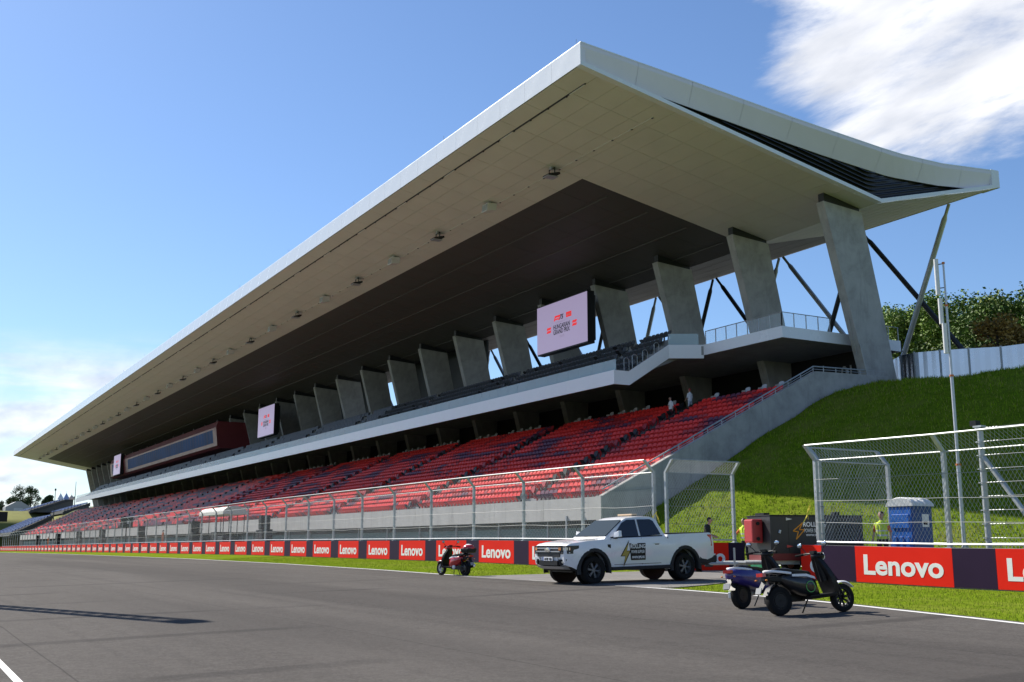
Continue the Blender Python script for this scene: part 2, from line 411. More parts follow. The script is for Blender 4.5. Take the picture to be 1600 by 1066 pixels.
# the opening in the wall: worn pavement from the track edge to the service road
mb = MB(); vs = []; ys = [17.4, 18.2, 19.5, 21, 23, 25, 27]
for y in ys:
    t = (y-17.4)/9.6; a, b = -34.5+1.6*t, -23.0-2.1*sm(t, 0, .5)
    for k in range(7):
        x = a+(b-a)*k/6; vs.append((x, y, gz(x, y)+.008))
mb.add(vs, [(i*7+k, i*7+k+1, (i+1)*7+k+1, (i+1)*7+k) for i in range(6) for k in range(6)], PAVE)
struct(mb.build('opening_pavement', smooth=60))

# ------------------------------------------------------------------ grass bank beside the stand, plateau behind it
def bank_z(x, y):
    s = max(-49.5, min(20, x)); yf = 31.6+(s+49)*.225; yt = 56.5
    t = (y-yf)/(yt-yf)
    if t <= 0: return gz(x, y)-.02+.0
    z0 = zb(s)+.05; top = 11.4-.05*(s+49)
    f = 1.19*t if t < .7 else .833+.167*(1-(1-min(1, (t-.7)/.3))**2)
    z = z0+(top-z0)*f+.02*max(0, y-yt)
    z += .20*mnoise.noise((x*.30, y*.30, 0))*min(1, t*4)+.10*mnoise.noise((x*1.1, y*1.1, 3))*min(1, t*4)
    return z
mb = MB(); xs = [-49.0+.7*i for i in range(100)]+[25, 40, 80]; ys = [29+.6*i for i in range(48)]+[60, 66, 75, 95, 140, 220]
vs = [(x, y, bank_z(x, y)) for x in xs for y in ys]; n = len(ys)
mb.add(vs, [(i*n+j, (i+1)*n+j, (i+1)*n+j+1, i*n+j+1) for i in range(len(xs)-1) for j in range(n-1)], BANK)
struct(mb.build('embankment', smooth=80))
mb = MB(); vs = [(x, y, z) for x in (-380, -200, -49.0) for y, z in ((57.6, 10.6), (66, 11.4), (140, 12), (220, 13))]
mb.add(vs, [(i*4+j, (i+1)*4+j, (i+1)*4+j+1, i*4+j+1) for i in range(2) for j in range(3)], PAVE)
struct(mb.build('plateau'))

# grass blades: too many to count
def blades(name, pts, h, w, mats):
    mb = MB(); k = [mb.mi(m) for m in mats]
    for (x, y, z) in pts:
        a = random.random()*6.28; hh = h*random.uniform(.5, 1.3); ww = w*random.uniform(.7, 1.3); l = random.uniform(-.5, .5)*hh; l2 = random.uniform(-.5, .5)*hh
        o = len(mb.v); mb.v += [(x-ww*math.cos(a), y-ww*math.sin(a), z-.01), (x+ww*math.cos(a), y+ww*math.sin(a), z-.01), (x+l, y+l2, z+hh)]
        mb.f.append((o, o+1, o+2)); mb.m.append(random.choice(k))
    o = mb.build(name); o['kind'] = 'stuff'; return o
BL = [mat('blade_a', (.13, .23, .010), .9, 0, .25, .7, spec=0), mat('blade_b', (.22, .33, .016), .9, 0, .25, .7, spec=0), mat('blade_c', (.27, .26, .06), .9, 0, .2, .7, spec=0)]
pts = []
while len(pts) < 42000:
    x = -8-random.random()**1.4*70; e = edge(x)
    y = e-.10+random.random()*(25.0-e)
    if -34.2 < x < -23.6+2*sm(y, 18, 22)*-1 and y < 27: continue
    pts.append((x, y, gz(x, y)-.012))
tag(blades('verge_grass', pts, .045, .006, BL), 'short mown grass blades on the verge between track edge and wall', 'grass', kind='stuff')
pts = []
while len(pts) < 36000:
    x = random.uniform(-49, -20); y = random.uniform(31.5, 56)
    pts.append((x, y, bank_z(x, y)))
tag(blades('bank_tufts', pts, .17, .02, [MATS['blade_a'], MATS['blade_b'], BANK, MATS['blade_c']]), 'uneven grass tufts growing on the steep bank beside the stand', 'grass', kind='stuff')

# ------------------------------------------------------------------ walls with adverts
PANEL0, PITCHP, REDW = -47.30, 4.76, 3.42
BH = 1.05
def wall_run(root, x0, x1, yf, ytk, pieces):
    mb = MB()
    step = (x1-x0)/max(1, round((x1-x0)/PITCHP)); n = max(1, round((x1-x0)/PITCHP))
    for i in range(n):
        a, b = x0+i*step, x0+(i+1)*step-.012
        mb.hexa([(a, yf, zb(a)-.5), (b, yf, zb(b)-.5), (b, yf+ytk, zb(b)-.5), (a, yf+ytk, zb(a)-.5), (a, yf+.05, zb(a)+BH), (b, yf+.05, zb(b)+BH), (b, yf+ytk-.05, zb(b)+BH), (a, yf+ytk-.05, zb(a)+BH)], CONC)
    mb.build('concrete_block', root)
    k = math.floor((x0-PANEL0)/PITCHP)
    while PANEL0+k*PITCHP < x1:
        r0 = PANEL0+k*PITCHP
        for (a, b, mt, nm) in ((r0, r0+REDW, RED, 'red_advert_panel'), (r0+REDW, r0+PITCHP, ADARK, 'dark_advert_panel')):
            a2, b2 = max(a, x0), min(b, x1)
            if b2-a2 < .1: continue
            m2 = MB(); ya, yb = yf-.035, yf-.005
            m2.hexa([(a2, ya, zb(a2)+.02), (b2-.008, ya, zb(b2)+.02), (b2-.008, yb, zb(b2)+.02), (a2, yb, zb(a2)+.02), (a2, ya+.0, zb(a2)+BH), (b2-.008, ya, zb(b2)+BH), (b2-.008, yb+.02, zb(b2)+BH), (a2, yb+.02, zb(a2)+BH)], mt)
            p = m2.build(nm, root)
            if mt is RED and b2-a2 > REDW-.2:
                l = LOC[root.name]; xm = (a+b)/2
                put_text('Lenovo', LETTER, p, (xm-l[0], ya-.003-l[1], (zb(a)+zb(b))/2+.235-l[2]), (1, 0, (zb(b)-zb(a))/(b-a)), (0, 0, 1), 2.80, .58, bold=.028)
            elif mt is RED and b2-a2 > .5:
                l = LOC[root.name]
                m3 = MB(); c = (b2-.18, 0, zb(b2)+.44); ring = []
                for q in range(24):
                    t = 2*math.pi*q/24; ring.append((math.cos(t), math.sin(t)))
                m3.add([(b2-.30+.21*cx, ya-.004, zb(b2)+.43+.20*cz) for cx, cz in ring]+[(b2-.30+.11*cx, ya-.004, zb(b2)+.43+.105*cz) for cx, cz in ring],
                       [(q, (q+1) % 24, 24+(q+1) % 24, 24+q) for q in range(24)], LETTER)
                m3.build('lettering', p)
        k += 1
XFAR = PANEL0-PITCHP*56
wl = thing('track_wall', (-170, 25.2, 0), 'long low wall of red and dark adverts in front of the grandstand', 'wall', 'advert walls along the track')
wall_run(wl, XFAR, -33.0, 25.0, .5, None)
# return of that wall beside the opening
mb = MB(); mb.box((-33.5, 25.5, -.3), (-33.0, 29.0, .12+BH), CONC); mb.build('concrete_block', wl)
m2 = MB(); m2.box((-33.0, 25.02, .14), (-32.965, 28.25, .12+BH), RED); p = m2.build('red_advert_panel', wl)
l = LOC[wl.name]; put_text('Lenovo', LETTER, p, (-32.962-l[0], 26.7-l[1], .36-l[2]), (0, 1, 0), (0, 0, 1), 2.75, .58, bold=.028)
m2 = MB(); m2.box((-33.0, 28.26, .14), (-32.965, 29.0, .12+BH), ADARK); m2.box((-33.5, 29.0, .14), (-32.965, 29.03, .12+BH), ADARK); m2.build('dark_advert_panel', wl)
wr = thing('track_wall', (-10, 25.2, 0), 'low wall of red and dark adverts beside the service opening, on the grass verge', 'wall', 'advert walls along the track')
wall_run(wr, -25.72, 12.0, 25.0, .5, None)

# ------------------------------------------------------------------ debris fences
def wires(mb, o, u, w, h, pitch, rad, mt):
    # diagonal chain-link wires in the rectangle o + a*u (a<w) + b*z (b<h)
    u = Vector(u).normalized(); o = Vector(o); up = Vector((0, 0, 1))
    def seg(a0, b0, a1, b1):
        p = o+u*a0+up*b0; q = o+u*a1+up*b1; d = (q-p).normalized(); n = u.cross(up); s = n.cross(d)
        k = mb.mi(mt); i = len(mb.v)
        for c in (p, q):
            mb.v += [tuple(c+n*rad), tuple(c-n*rad*.5+s*rad*.9), tuple(c-n*rad*.5-s*rad*.9)]
        for f in ((i, i+1, i+4, i+3), (i+1, i+2, i+5, i+4), (i+2, i, i+3, i+5)): mb.f.append(f); mb.m.append(k)
    sl = 1.55        # rise over run of the diamonds
    c = -h/sl
    while c < w:
        a0, b0 = c, 0
        if a0 < 0: b0 = -a0*sl; a0 = 0
        a1 = c+h/sl; b1 = h
        if a1 > w: b1 = h-(a1-w)*sl; a1 = w
        if a1 > a0: seg(a0, b0, a1, b1); seg(w-a0, b0, w-a1, b1)
        c += pitch
def fence(name, label, pts, lean, group, mesh_pitch=.13, cables=True, rad=.0038):
    """pts: post feet (x, y, z); lean: horizontal direction of the cranked arm."""
    x, y, z = pts[0]
    root = thing(name, (x, y, z), label, 'fence', group); lv = Vector((*lean, 0))
    H1 = 2.62
    for i, p in enumerate(pts):
        p = Vector(p); mb = MB()
        d = (Vector(pts[min(i+1, len(pts)-1)])-Vector(pts[max(i-1, 0)])); d.z = 0; d = d.normalized(); n = lv
        b = .055; t0 = p+Vector((0, 0, -.05)); t1 = p+Vector((0, 0, H1)); t2 = t1+lv*.42+Vector((0, 0, .46))
        def sec(c, up=0): return [c-d*b-n*b, c+d*b-n*b, c+d*b+n*b, c-d*b+n*b]
        s0, s1, s2 = sec(t0), sec(t1), sec(t2)
        vs = s0+s1+s2; mb.add(vs, [(3,2,1,0),(0,1,5,4),(1,2,6,5),(2,3,7,6),(3,0,4,7),(4,5,9,8),(5,6,10,9),(6,7,11,10),(7,4,8,11),(8,9,10,11)], GALV)
        mb.box(tuple(p+Vector((-.10, -.10, -.05))), tuple(p+Vector((.10, .10, .02))), GALV)
        for q in range(6): mb.tube([p+d*.0-n*.02+Vector((0, 0, .35+.42*q)), p-n*.13+Vector((0, 0, .35+.42*q))], .018, GALV, 5)
        po = mb.build('post', root)
    up = Vector((0, 0, 1))
    tops = [Vector(p)+up*(H1+.46)+lv*.42 for p in pts]; mids = [Vector(p)+up*H1+lv*.03 for p in pts]; lows = [Vector(p)+up*.10-lv*-.07 for p in pts]
    for nm, line, r in (('top_rail', tops, .030), ('middle_rail', mids, .024), ('bottom_rail', lows, .030)):
        mb = MB(); mb.tube(line, r, GALV, 6); mb.build(nm, root, smooth=50)
    if cables:
        for q in range(3):
            mb = MB(); pp = []
            for a, b in zip(pts, pts[1:]):
                a = Vector(a); b = Vector(b)
                for s in range(4): pp.append(a.lerp(b, s/4)+up*(.70+.66*q-.05*math.sin(math.pi*s/4)*random.random())+lv*.08)
            pp.append(Vector(pts[-1])+up*(.70+.66*q)+lv*.08)
            mb.tube(pp, .007, CABLE, 4); mb.build('tension_cable', root)
    for a, b in zip(pts, pts[1:]):
        a = Vector(a); b = Vector(b); d = b-a; w = math.hypot(d.x, d.y); far = abs(a.x) > 75
        if abs(a.x) > 190: continue
        mb = MB(); wires(mb, a+lv*.075+up*.10, (d.x, d.y, 0), w, H1-.10, mesh_pitch*(1 if not far else 2), rad*(1 if not far else 1.3), WIRE)
        # upper cranked part
        k = mb.mi(WIRE); c = 0
        while c < w:
            f = c/w; p = a.lerp(b, f)+up*H1+lv*.05
            for dd in (.30, -.30):
                g = min(1, max(0, (c+dd)/w)); q = a.lerp(b, g)+up*(H1+.46)+lv*.42
                mb.tube([p, q], rad, WIRE, 3, False)
            c += mesh_pitch*(1 if not far else 2)
        mb.build('wire_mesh', root)['kind'] = 'stuff'
    return root
FX = [-33.7-4.93*k for k in range(55)]
fence('debris_fence', 'long galvanised debris fence on the advert wall before the grandstand', [(x, 25.3, zb(x)+BH) for x in FX], (0, -1), 'debris fences')
fence('debris_fence', 'short debris fence returning from the opening beside the white pickup', [(-33.12, 25.45, .12+BH), (-33.12, 28.7, .12+BH)], (1, 0), 'debris fences')
fence('debris_fence', 'debris fence with braced wires standing on the wall before the blue toilet', [(-25.25+4.85*k, 25.3, zb(-25.25+4.85*k)+BH) for k in range(6)], (0, -1), 'debris fences')
fence('debris_fence', 'short debris fence returning behind the wall end with yellow tape', [(-25.30, 25.5, zb(-25)+BH), (-25.30, 28.6, zb(-25)+BH)], (-1, 0), 'debris fences')
YEL = mat('yellow_tape', (.75, .62, .08), .6, 0, .05, 4)
for (x, y, z, lb) in ((-25.36, 25.15, 2.35, 'torn yellow tape tied to the fence post beside the trailer'), (-33.35, 25.2, 2.3, 'torn yellow tape knotted between fence posts behind the pickup roof')):
    mb = MB()
    for q in range(3):
        a = Vector((x, y-.05, z)); pp = [a]
        for s in range(5): pp.append(pp[-1]+Vector((random.uniform(-.09, .07), random.uniform(-.05, .04), random.uniform(-.16, .0))))
        for a, b in zip(pp, pp[1:]): mb.hexa([a+Vector((0,0,-.025)), b+Vector((0,0,-.025)), b+Vector((.004,.004,-.025)), a+Vector((.004,.004,-.025)), a+Vector((0,0,.025)), b+Vector((0,0,.025)), b+Vector((.004,.004,.025)), a+Vector((.004,.004,.025))], YEL)
    tag(mb.build('barrier_tape'), lb, 'tape', 'torn tape')

# ------------------------------------------------------------------ grandstand
gs = thing('grandstand', (-212, 45, 0), 'huge modern covered grandstand with sloping white edged roof, concrete fins and red seats', 'grandstand')
XN, XF = -49.17, -343.0           # ends of the seating
CP, NC = 8.95, 35                 # fin pitch and number
RX0, RX1 = -47.6, -361.0          # roof ends
TOP = [(31.4, 28.8), (40, 28.12), (47.9, 27.45), (56.5, 26.85), (61, 26.9), (67, 27.4)]
def ztop(y): return lerp_tab(y, TOP)
def zsof(y): return 27.5+(23.2-27.5)*(y-31.4)/(54.8-31.4) if y <= 54.8 else 23.2+(26.24-23.2)*(y-54.8)/(67-54.8)

# --- fins (columns)
FA = [(54.9, 10.0), (51.36, 23.2), (54.8, 22.95), (57.6, 10.0)]
fin_me = None
for k in range(NC):
    x = -50.0-CP*k
    if fin_me is None:
        mb = MB(); mb.prism([(y-45, z) for y, z in FA], 'x', 0, .66, CONC)
        fin_me = mb.mesh('concrete_fin')
        mb = MB(); mb.prism([(51.5-45, 23.15), (54.7-45, 22.9), (54.7-45, 23.5), (51.5-45, 24.0)], 'x', .08, .58, DARK); cap_me = mb.mesh('fin_bearing')
        mb = MB(); mb.tube([(.70, 54.72-45, 10.6), (.70, 53.9-45, 13.9)], .035, GALV, 6); mb.tube([(.33, 54.0-45+.0, 13.2), (.33, 53.35-45, 15.6)], .02, GALV, 5); pipe_me = mb.mesh('downpipe')
    f = obj('concrete_fin', fin_me, gs); f.location = (x+212, 0, 0)
    c = obj('fin_bearing', cap_me, f)
    if k < 12: obj('downpipe', pipe_me, f)
    if k in (3, 4, 5, 6, 7, 8, 9): put_text({3: 'A', 4: 'B', 5: 'B', 6: 'C', 7: 'C', 8: 'D', 9: 'D'}[k], BLACK, f, (.663, 54.15-45, 16.2), (0, 1, 0), (0, 0, 1), .6, .75, bold=.02)

# --- roof
roof = MB()
prof = [(y, z-.06) for y, z in TOP]+[(y, zsof(y)+.10) for y in (66.9, 54.8, 31.5)]
roof.prism(prof, 'x', RX1+1.2, RX0-1.2, DARK)
roof = roof.build('roof', gs, fixn=True)
# top sheet
mb = MB(); vs = []
for y, z in TOP: vs += [(RX1, y, z), (RX0, y, z)]
mb.add(vs, [(2*i, 2*i+1, 2*i+3, 2*i+2) for i in range(len(TOP)-1)], GABLE)
mb.build('roof_sheet', roof)
# front edge panels
NP = round((RX0-RX1)/3.1); w = (RX0-RX1)/NP
mb = MB(); mb.prism([(0, 27.5), (-.03, 27.5), (-.03, 28.8), (0, 28.86), (.35, 28.86), (.35, 28.78), (.06, 28.72), (.06, 27.55)], 'x', .010, w-.010, WHITE)
edge_me = mb.mesh('edge_panel')
for i in range(NP):
    o = obj('edge_panel', edge_me, roof); o.location = (RX1+i*w+212, 31.4-45, 0)
mb = MB(); mb.box((RX1+.5, 31.42, 27.56), (RX0-.5, 31.9, 28.70), DARK); mb.build('edge_backing', roof)
# rear edge
mb = MB(); mb.box((RX1, 66.9, 26.2), (RX0, 67.05, 27.42), WHITE); mb.build('rear_edge', roof)
# soffit panels: thin boards hung under the roof with open joints
def board(x0, x1, y0, y1, g=.012, t=.05):
    a, b = zsof(y0+.001), zsof(y1-.001)
    return [(x0+g, y0+g, a), (x1-g, y0+g, a), (x1-g, y1-g, b), (x0+g, y1-g, b), (x0+g, y0+g, a+t), (x1-g, y0+g, a+t), (x1-g, y1-g, b+t), (x0+g, y1-g, b+t)]
DX0, DX1, DY0 = -60.2, -348.4, 39.7
nd = 93; wd = (DX0-DX1)/nd
light_cells = []; dark_cells = []
yb = [31.46+(DY0-31.46)*i/6 for i in range(7)]; ym = [DY0+(54.8-DY0)*i/11 for i in range(12)]; yr = [54.8+(66.9-54.8)*i/8 for i in range(9)]
xe0 = [RX0-.02-(RX0-.02-DX0)*i/4 for i in range(5)]; xe1 = [DX1-(DX1-RX1-.02)*i/4 for i in range(5)]
xm = [DX0-wd*i for i in range(nd+1)]
for a, b in list(zip(xe0, xe0[1:]))+list(zip(xm, xm[1:]))+list(zip(xe1, xe1[1:])):
    for c, d in zip(yb, yb[1:]): light_cells.append((b, a, c, d))
for a, b in list(zip(xe0, xe0[1:]))+list(zip(xe1, xe1[1:])):
    for c, d in list(zip(ym, ym[1:]))+list(zip(yr, yr[1:])): light_cells.append((b, a, c, d))
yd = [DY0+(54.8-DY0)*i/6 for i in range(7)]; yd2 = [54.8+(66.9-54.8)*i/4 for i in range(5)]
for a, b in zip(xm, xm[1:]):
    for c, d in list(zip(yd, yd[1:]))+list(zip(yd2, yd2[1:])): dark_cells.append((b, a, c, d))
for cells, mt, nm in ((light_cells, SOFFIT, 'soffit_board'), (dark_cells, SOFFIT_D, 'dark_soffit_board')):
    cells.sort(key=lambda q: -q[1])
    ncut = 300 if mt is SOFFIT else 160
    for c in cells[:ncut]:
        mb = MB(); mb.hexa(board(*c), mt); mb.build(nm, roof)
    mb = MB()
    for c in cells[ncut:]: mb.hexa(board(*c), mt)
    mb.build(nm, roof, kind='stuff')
# lamp channel and cable line in the front soffit
LAMP = mat('lamp_tube', (.85, .83, .78), .4, 0, 0)
mb = MB(); y = 32.75; z = zsof(y)-.03
mb.box((DX1-9, y-.045, z-.02), (RX0-1.6, y+.045, z+.05), DARK); mb.build('lamp_channel', roof)
mb = MB(); x = RX0-1.7; i = 0
while x > -320:
    if i % 4 in (0,): mb.box((x-1.6, y-.03, z-.05), (x, y+.03, z-.022), LAMP)
    mb.box((x-2.02, y-.06, z-.06), (x-1.9, y+.06, z+.0), DARK)
    x -= 2.1; i += 1
mb.build('soffit_lamp', roof, kind='stuff')
mb = MB(); y = 37.8; z = zsof(y)-.02; mb.box((DX1-9, y-.03, z-.02), (RX0-1.9, y+.03, z+.02), SOFFIT)
x = RX0-2
while x > -320: mb.box((x-.07, y-.05, z-.05), (x+.07, y+.05, z-.021), DARK); x -= 2.1
mb.build('cable_line', roof)
for y in (42.5, 46.0, 49.5, 53.0):
    mb = MB(); z = zsof(y)-.03; mb.box((DX1+1, y-.05, z-.02), (DX0-1, y+.05, z+.03), mat('rail_grey', (.10, .096, .088), .6)); mb.build('soffit_rail', roof)
# gable ends: white top trim, sloped panel, dark louvres, white lower trim
def gable(X, s):
    ys = [31.4+(67-31.4)*i/18 for i in range(19)]
    n = 9
    for q in range(n):
        y0, y1 = 31.4+(67-31.4)*q/n, 31.4+(67-31.4)*(q+1)/n
        m = 5; pts = [y0+.008+(y1-y0-.016)*i/(m-1) for i in range(m)]
        def inner(y):
            h = max(.0, ztop(y)-zsof(y)-.35); return min(1.0, h/3.0)
        mb = MB(); vs = []
        for y in pts:
            f = inner(y); zt = ztop(y); dep = min(.75*f+.02, .75)
            drop = min(1.16, max(.2, zt-zsof(y)-.40))
            vs += [(X, y, zt+.04), (X, y, zt-.26), (X-s*dep, y, zt-.26-drop), (X-s*(dep+.06), y, zt-.26-drop), (X-s*.10, y, zt+.04)]
        fs = []
        for i in range(m-1):
            for j in range(4): fs.append((i*5+j, i*5+j+1, (i+1)*5+j+1, (i+1)*5+j))
            fs.append((i*5+4, i*5, (i+1)*5, (i+1)*5+4))
        mb.add(vs, fs, GABLE); mb.build('gable_panel', roof)
    mb = MB(); mb.box((min(X-s*.02, X-s*.5), 31.43, 27.54), (max(X-s*.02, X-s*.5), 31.72, 28.72), GABLE); mb.build('gable_cap', roof)
    # dark cap line
    mb = MB(); vs = []
    for y in ys: vs += [(X+s*.012, y, ztop(y)+.05), (X+s*.012, y, ztop(y)-.02), (X-s*.12, y, ztop(y)+.06)]
    mb.add(vs, [f for i in range(18) for f in ((3*i, 3*i+1, 3*i+4, 3*i+3), (3*i, 3*i+3, 3*i+5, 3*i+2))], WHITE); mb.build('cap_strip', roof)
    # louvres
    nl = 9
    for j in range(nl):
        t = (j+.5)/nl
        mb = MB(); seg = []
        for i in range(37):
            y = 37.5+(65.2-37.5)*i/36; lo = zsof(y)+.12; hi = ztop(y)-1.32
            z = zsof(54.8)+.25+ (26.0-zsof(54.8)-.0)*t*1.0
            # slats run parallel to the lower trim at the front and level out behind
            base_z = lo+.30*j+.05
            if base_z < hi: seg.append((y, base_z))
        if len(seg) > 2:
            vs = []
            for y, z in seg: vs += [(X-s*.86, y, z), (X-s*.66, y, z-.12), (X-s*.66, y, z-.155), (X-s*.86, y, z-.05)]
            mb.add(vs, [f for i in range(len(seg)-1) for f in ((4*i, 4*i+1, 4*i+5, 4*i+4), (4*i+1, 4*i+2, 4*i+6, 4*i+5), (4*i+2, 4*i+3, 4*i+7, 4*i+6))], NAVY)
            mb.build('louvre_slat', roof)
    mb = MB(); vs = []
    for i in range(25):
        y = 33+(66.6-33)*i/24; vs += [(X-s*.90, y, zsof(y)+.0), (X-s*.90, y, ztop(y)-.3)]
    mb.add(vs, [(2*i, 2*i+2, 2*i+3, 2*i+1) for i in range(24)], DARK); mb.build('louvre_backing', roof)
    # lower trim
    for (ya, yb_) in ((31.4, 54.8), (54.8, 67.0)):
        mb = MB(); a, b = zsof(ya+.001), zsof(yb_-.001)
        mb.hexa([(X+s*.02, ya, a-.05), (X+s*.02, yb_, b-.05), (X-s*.45, yb_, b-.03), (X-s*.45, ya, a-.03), (X+s*.02, ya, a+.20), (X+s*.02, yb_, b+.20), (X-s*.45, yb_, b+.10), (X-s*.45, ya, a+.10)], WHITE)
        mb.build('gable_trim', roof, fixn=True)
    mb = MB(); mb.box((min(X+s*.015, X-s*1.4), 66.25, 26.16), (max(X+s*.015, X-s*1.4), 67.07, 27.43), WHITE); mb.build('gable_trim', roof)
gable(RX0, 1); gable(RX1, -1)
# thin rods on the roof edge
mb = MB()
for k in range(18):
    x = -50.5-CP*2*k; mb.tube([(x, 33, 28.6), (x, 33, 30.6)], .014, GALV, 4)
mb.build('lightning_rod', roof, kind='stuff')
# rear struts in V pairs
for k in range(17):
    xn = -51.1-CP*k; mt = ALU if k % 2 == 0 else DARK
    for (dx, yb_) in ((-8.7, 67.8), (10.5, 68.5)):
        if k == 0 and dx > 0: continue
        p = Vector((xn+(.25 if dx > 0 else -.25), 66.3, 25.9)); q = Vector((xn+dx, yb_, 11.2))
        mb = MB(); mb.tube([p, p.lerp(q, .05), p.lerp(q, .07), p.lerp(q, .97), q], [.12, .12, .20, .20, .13], mt, 8); mb.build('steel_strut', gs, smooth=40)
# --- floodlights and speakers hung under the soffit
WHITEBOX = mat('white_box_paint', (.62, .61, .58), .5, 0, .05, 2)
mbA = MB(); mbA.box((-.12, -.12, -.16), (.12, .12, .02), GALV); mbA.tube([(-.35, 0, -.12), (-.35, 0, -.55)], .04, GREYPL, 5); mbA.tube([(.35, 0, -.12), (.35, 0, -.55)], .04, GREYPL, 5); mbA.tube([(-.35, 0, -.12), (.35, 0, -.12)], .04, GREYPL, 5)
bracket_a = mbA.mesh('bracket')
mbB = MB(); mbB.hexa([(-.42, -.50, -.72), (.42, -.50, -.72), (.42, .42, -.52), (-.42, .42, -.52), (-.40, -.48, -.60), (.40, -.48, -.60), (.38, .40, -.36), (-.38, .40, -.36)], GREYPL); mbB.box((-.36, -.52, -.74), (.36, .3, -.70), ALU)
head_a = mbB.mesh('lamp_head')
mbC = MB(); mbC.hexa([(-.42, -.45, -.80), (.42, -.45, -.80), (.42, .35, -.66), (-.42, .35, -.66), (-.42, -.38, -.18), (.42, -.38, -.18), (.42, .38, -.10), (-.42, .38, -.10)], WHITEBOX); mbC.box((-.36, -.44, -.70), (.36, -.40, -.28), mat('speaker_cloth', (.40, .40, .39), .9))
head_b = mbC.mesh('cabinet')
for k in range(34):
    x = -60.3-CP*k; y = 37.3; z = zsof(y)
    if x < -352: break
    if k % 2 == 0:
        t = thing('floodlight', (x, y, z), 'dark floodlight on a bracket under the pale roof soffit', 'floodlight', 'floodlights under the roof'); obj('bracket', bracket_a, t); obj('lamp_head', head_a, t)
    else:
        t = thing('loudspeaker', (x, y, z), 'white box loudspeaker hung under the pale roof soffit', 'loudspeaker', 'loudspeakers under the roof'); obj('bracket', bracket_a, t); obj('cabinet', head_b, t)

# --- lower seating
NR, RD, RZ, Y0S, Z0S = 17, .80, .405, 34.0, 3.50
def row(r): return Y0S+RD*r, Z0S+RZ*r
stp = [(33.5, 2.45), (33.5, Z0S)]
for r in range(NR):
    y, z = row(r); stp += [(y, z) if r == 0 else (y, z)]
    stp += [(y+RD-.001, z), (y+RD, z+RZ)] if r < NR-1 else [(y+RD, z)]
stp2 = [(33.5, 2.45)]
for r in range(NR):
    y, z = row(r); y0 = 33.5 if r == 0 else y
    stp2 += [(y0, z), (y+RD, z)]
CONZ = row(NR-1)[1]+.35
stp2 += [(row(NR-1)[0]+RD, CONZ), (57.5, CONZ), (57.5, CONZ-.5), (47.5, CONZ-.6), (36, 2.45)]
mb = MB(); mb.prism(stp2, 'x', XF+.2, XN-.30, CONC_S); low = mb.build('lower_seating', gs, fixn=True)
# concrete front wall in panels
wp = 6.0; n = int((XN-XF)/wp)
for i in range(n+1):
    b = XN-.01-wp*i; a = max(XF, b-wp)
    mb = MB(); mb.box((a+.012, 33.38, 2.42), (b-.012, 33.50, 3.66), CONC_L); mb.build('wall_panel', low)
mb = MB(); mb.box((XF, 35.4, -.6), (XN-.4, 35.6, 2.44), mat('painted_shade_wall', (.10, .10, .10), .8)); mb.build('rear_wall', low)  # shade below the seating is put into this wall's dark grey
for i in range(int((XN-XF)/3.0)):
    b = XN-.6-3.0*i; mb = MB(); mb.box((b-2.96, 34.1, zb(b)-.3), (b, 34.14, 2.02), TEAL); mb.build('teal_screen', low)
mb = MB()
for i in range(int((XN-XF)/6.0)):
    b = XN-.4-6.0*i; mb = MB(); mb.box((b-.08, 33.9, zb(b)-.3), (b, 33.98, 2.43), GALV); mb.build('screen_post', low)
pass
for i in range(2):
    mb = MB(); x = (-52.6, -50.9)[i]; mb.box((x-.05, 33.3, 0), (x+.05, 33.37, 2.7), GALV); mb.build('screen_post', low)
# end walls
def endwall(x0, x1, rail):
    mb = MB(); mb.prism([(33.45, -.4), (33.45, 3.68), (49.73, 11.77), (56.2, 11.93), (56.2, 9.0), (50, 5), (44, -.4)], 'x', x0, x1, CONC); e = mb.build('end_wall', gs, fixn=True)
    xm = (x0+x1)/2
    pts = [(xm, 33.6, 4.05), (xm, 34.4, 4.45), (xm, 49.73, 12.10), (xm, 56.1, 12.26)]
    mb = MB(); mb.tube(pts, .045, GALV, 6)
    mb.tube([(xm, y, z-.17) for _, y, z in pts], .022, GALV, 5)
    for i in range(15):
        y = 34.6+15.1*i/14; z = 3.68+(y-33.45)*.497; mb.tube([(xm, y, z-.05), (xm, y, z+.36)], .025, GALV, 5)
    for i in range(6):
        y = 50.6+5.4*i/5; mb.tube([(xm, y, 11.75), (xm, y, 12.2)], .025, GALV, 5)
    mb.build('handrail', e)
endwall(XN-.42, XN, True); endwall(XF, XF+.42, True)
mb = MB(); mb.box((XN-.5, 33.36, 0), (XN+.015, 33.44, 3.70), CONC_L); mb.build('corner_strip', gs)

# seats
def seat_geo(full=True):
    mb = MB()
    def shell(prof, y0, z0, y1, z1, th):
        # outline prof in (x, t), t 0..1 maps from (y0,z0) to (y1,z1)
        P = []
        for dy in (0, th):
            for x, t in prof: P.append((x, y0+(y1-y0)*t+dy-.05*(1-(x/.22)**2)*0+ (-.03*(abs(x)/.22)**2 if dy == 0 else -.03*(abs(x)/.22)**2), z0+(z1-z0)*t))
        n = len(prof)
        return P, [tuple(range(n)), tuple(range(2*n-1, n-1, -1))]+[(i, n+i, n+(i+1) % n, (i+1) % n) for i in range(n)]
    back = [(-.20, 0), (.20, 0), (.225, .55), (.20, .86), (.10, 1), (-.10, 1), (-.20, .86), (-.225, .55)]
    a = shell(back, .10, .40, .24, .84, .045)
    pan = [(-.19, 0), (.19, 0), (.20, .8), (.15, 1), (-.15, 1), (-.20, .8)]
    b = shell(pan, -.02, .36, -.20, .60, .06)
    return a, b
A, B = seat_geo()
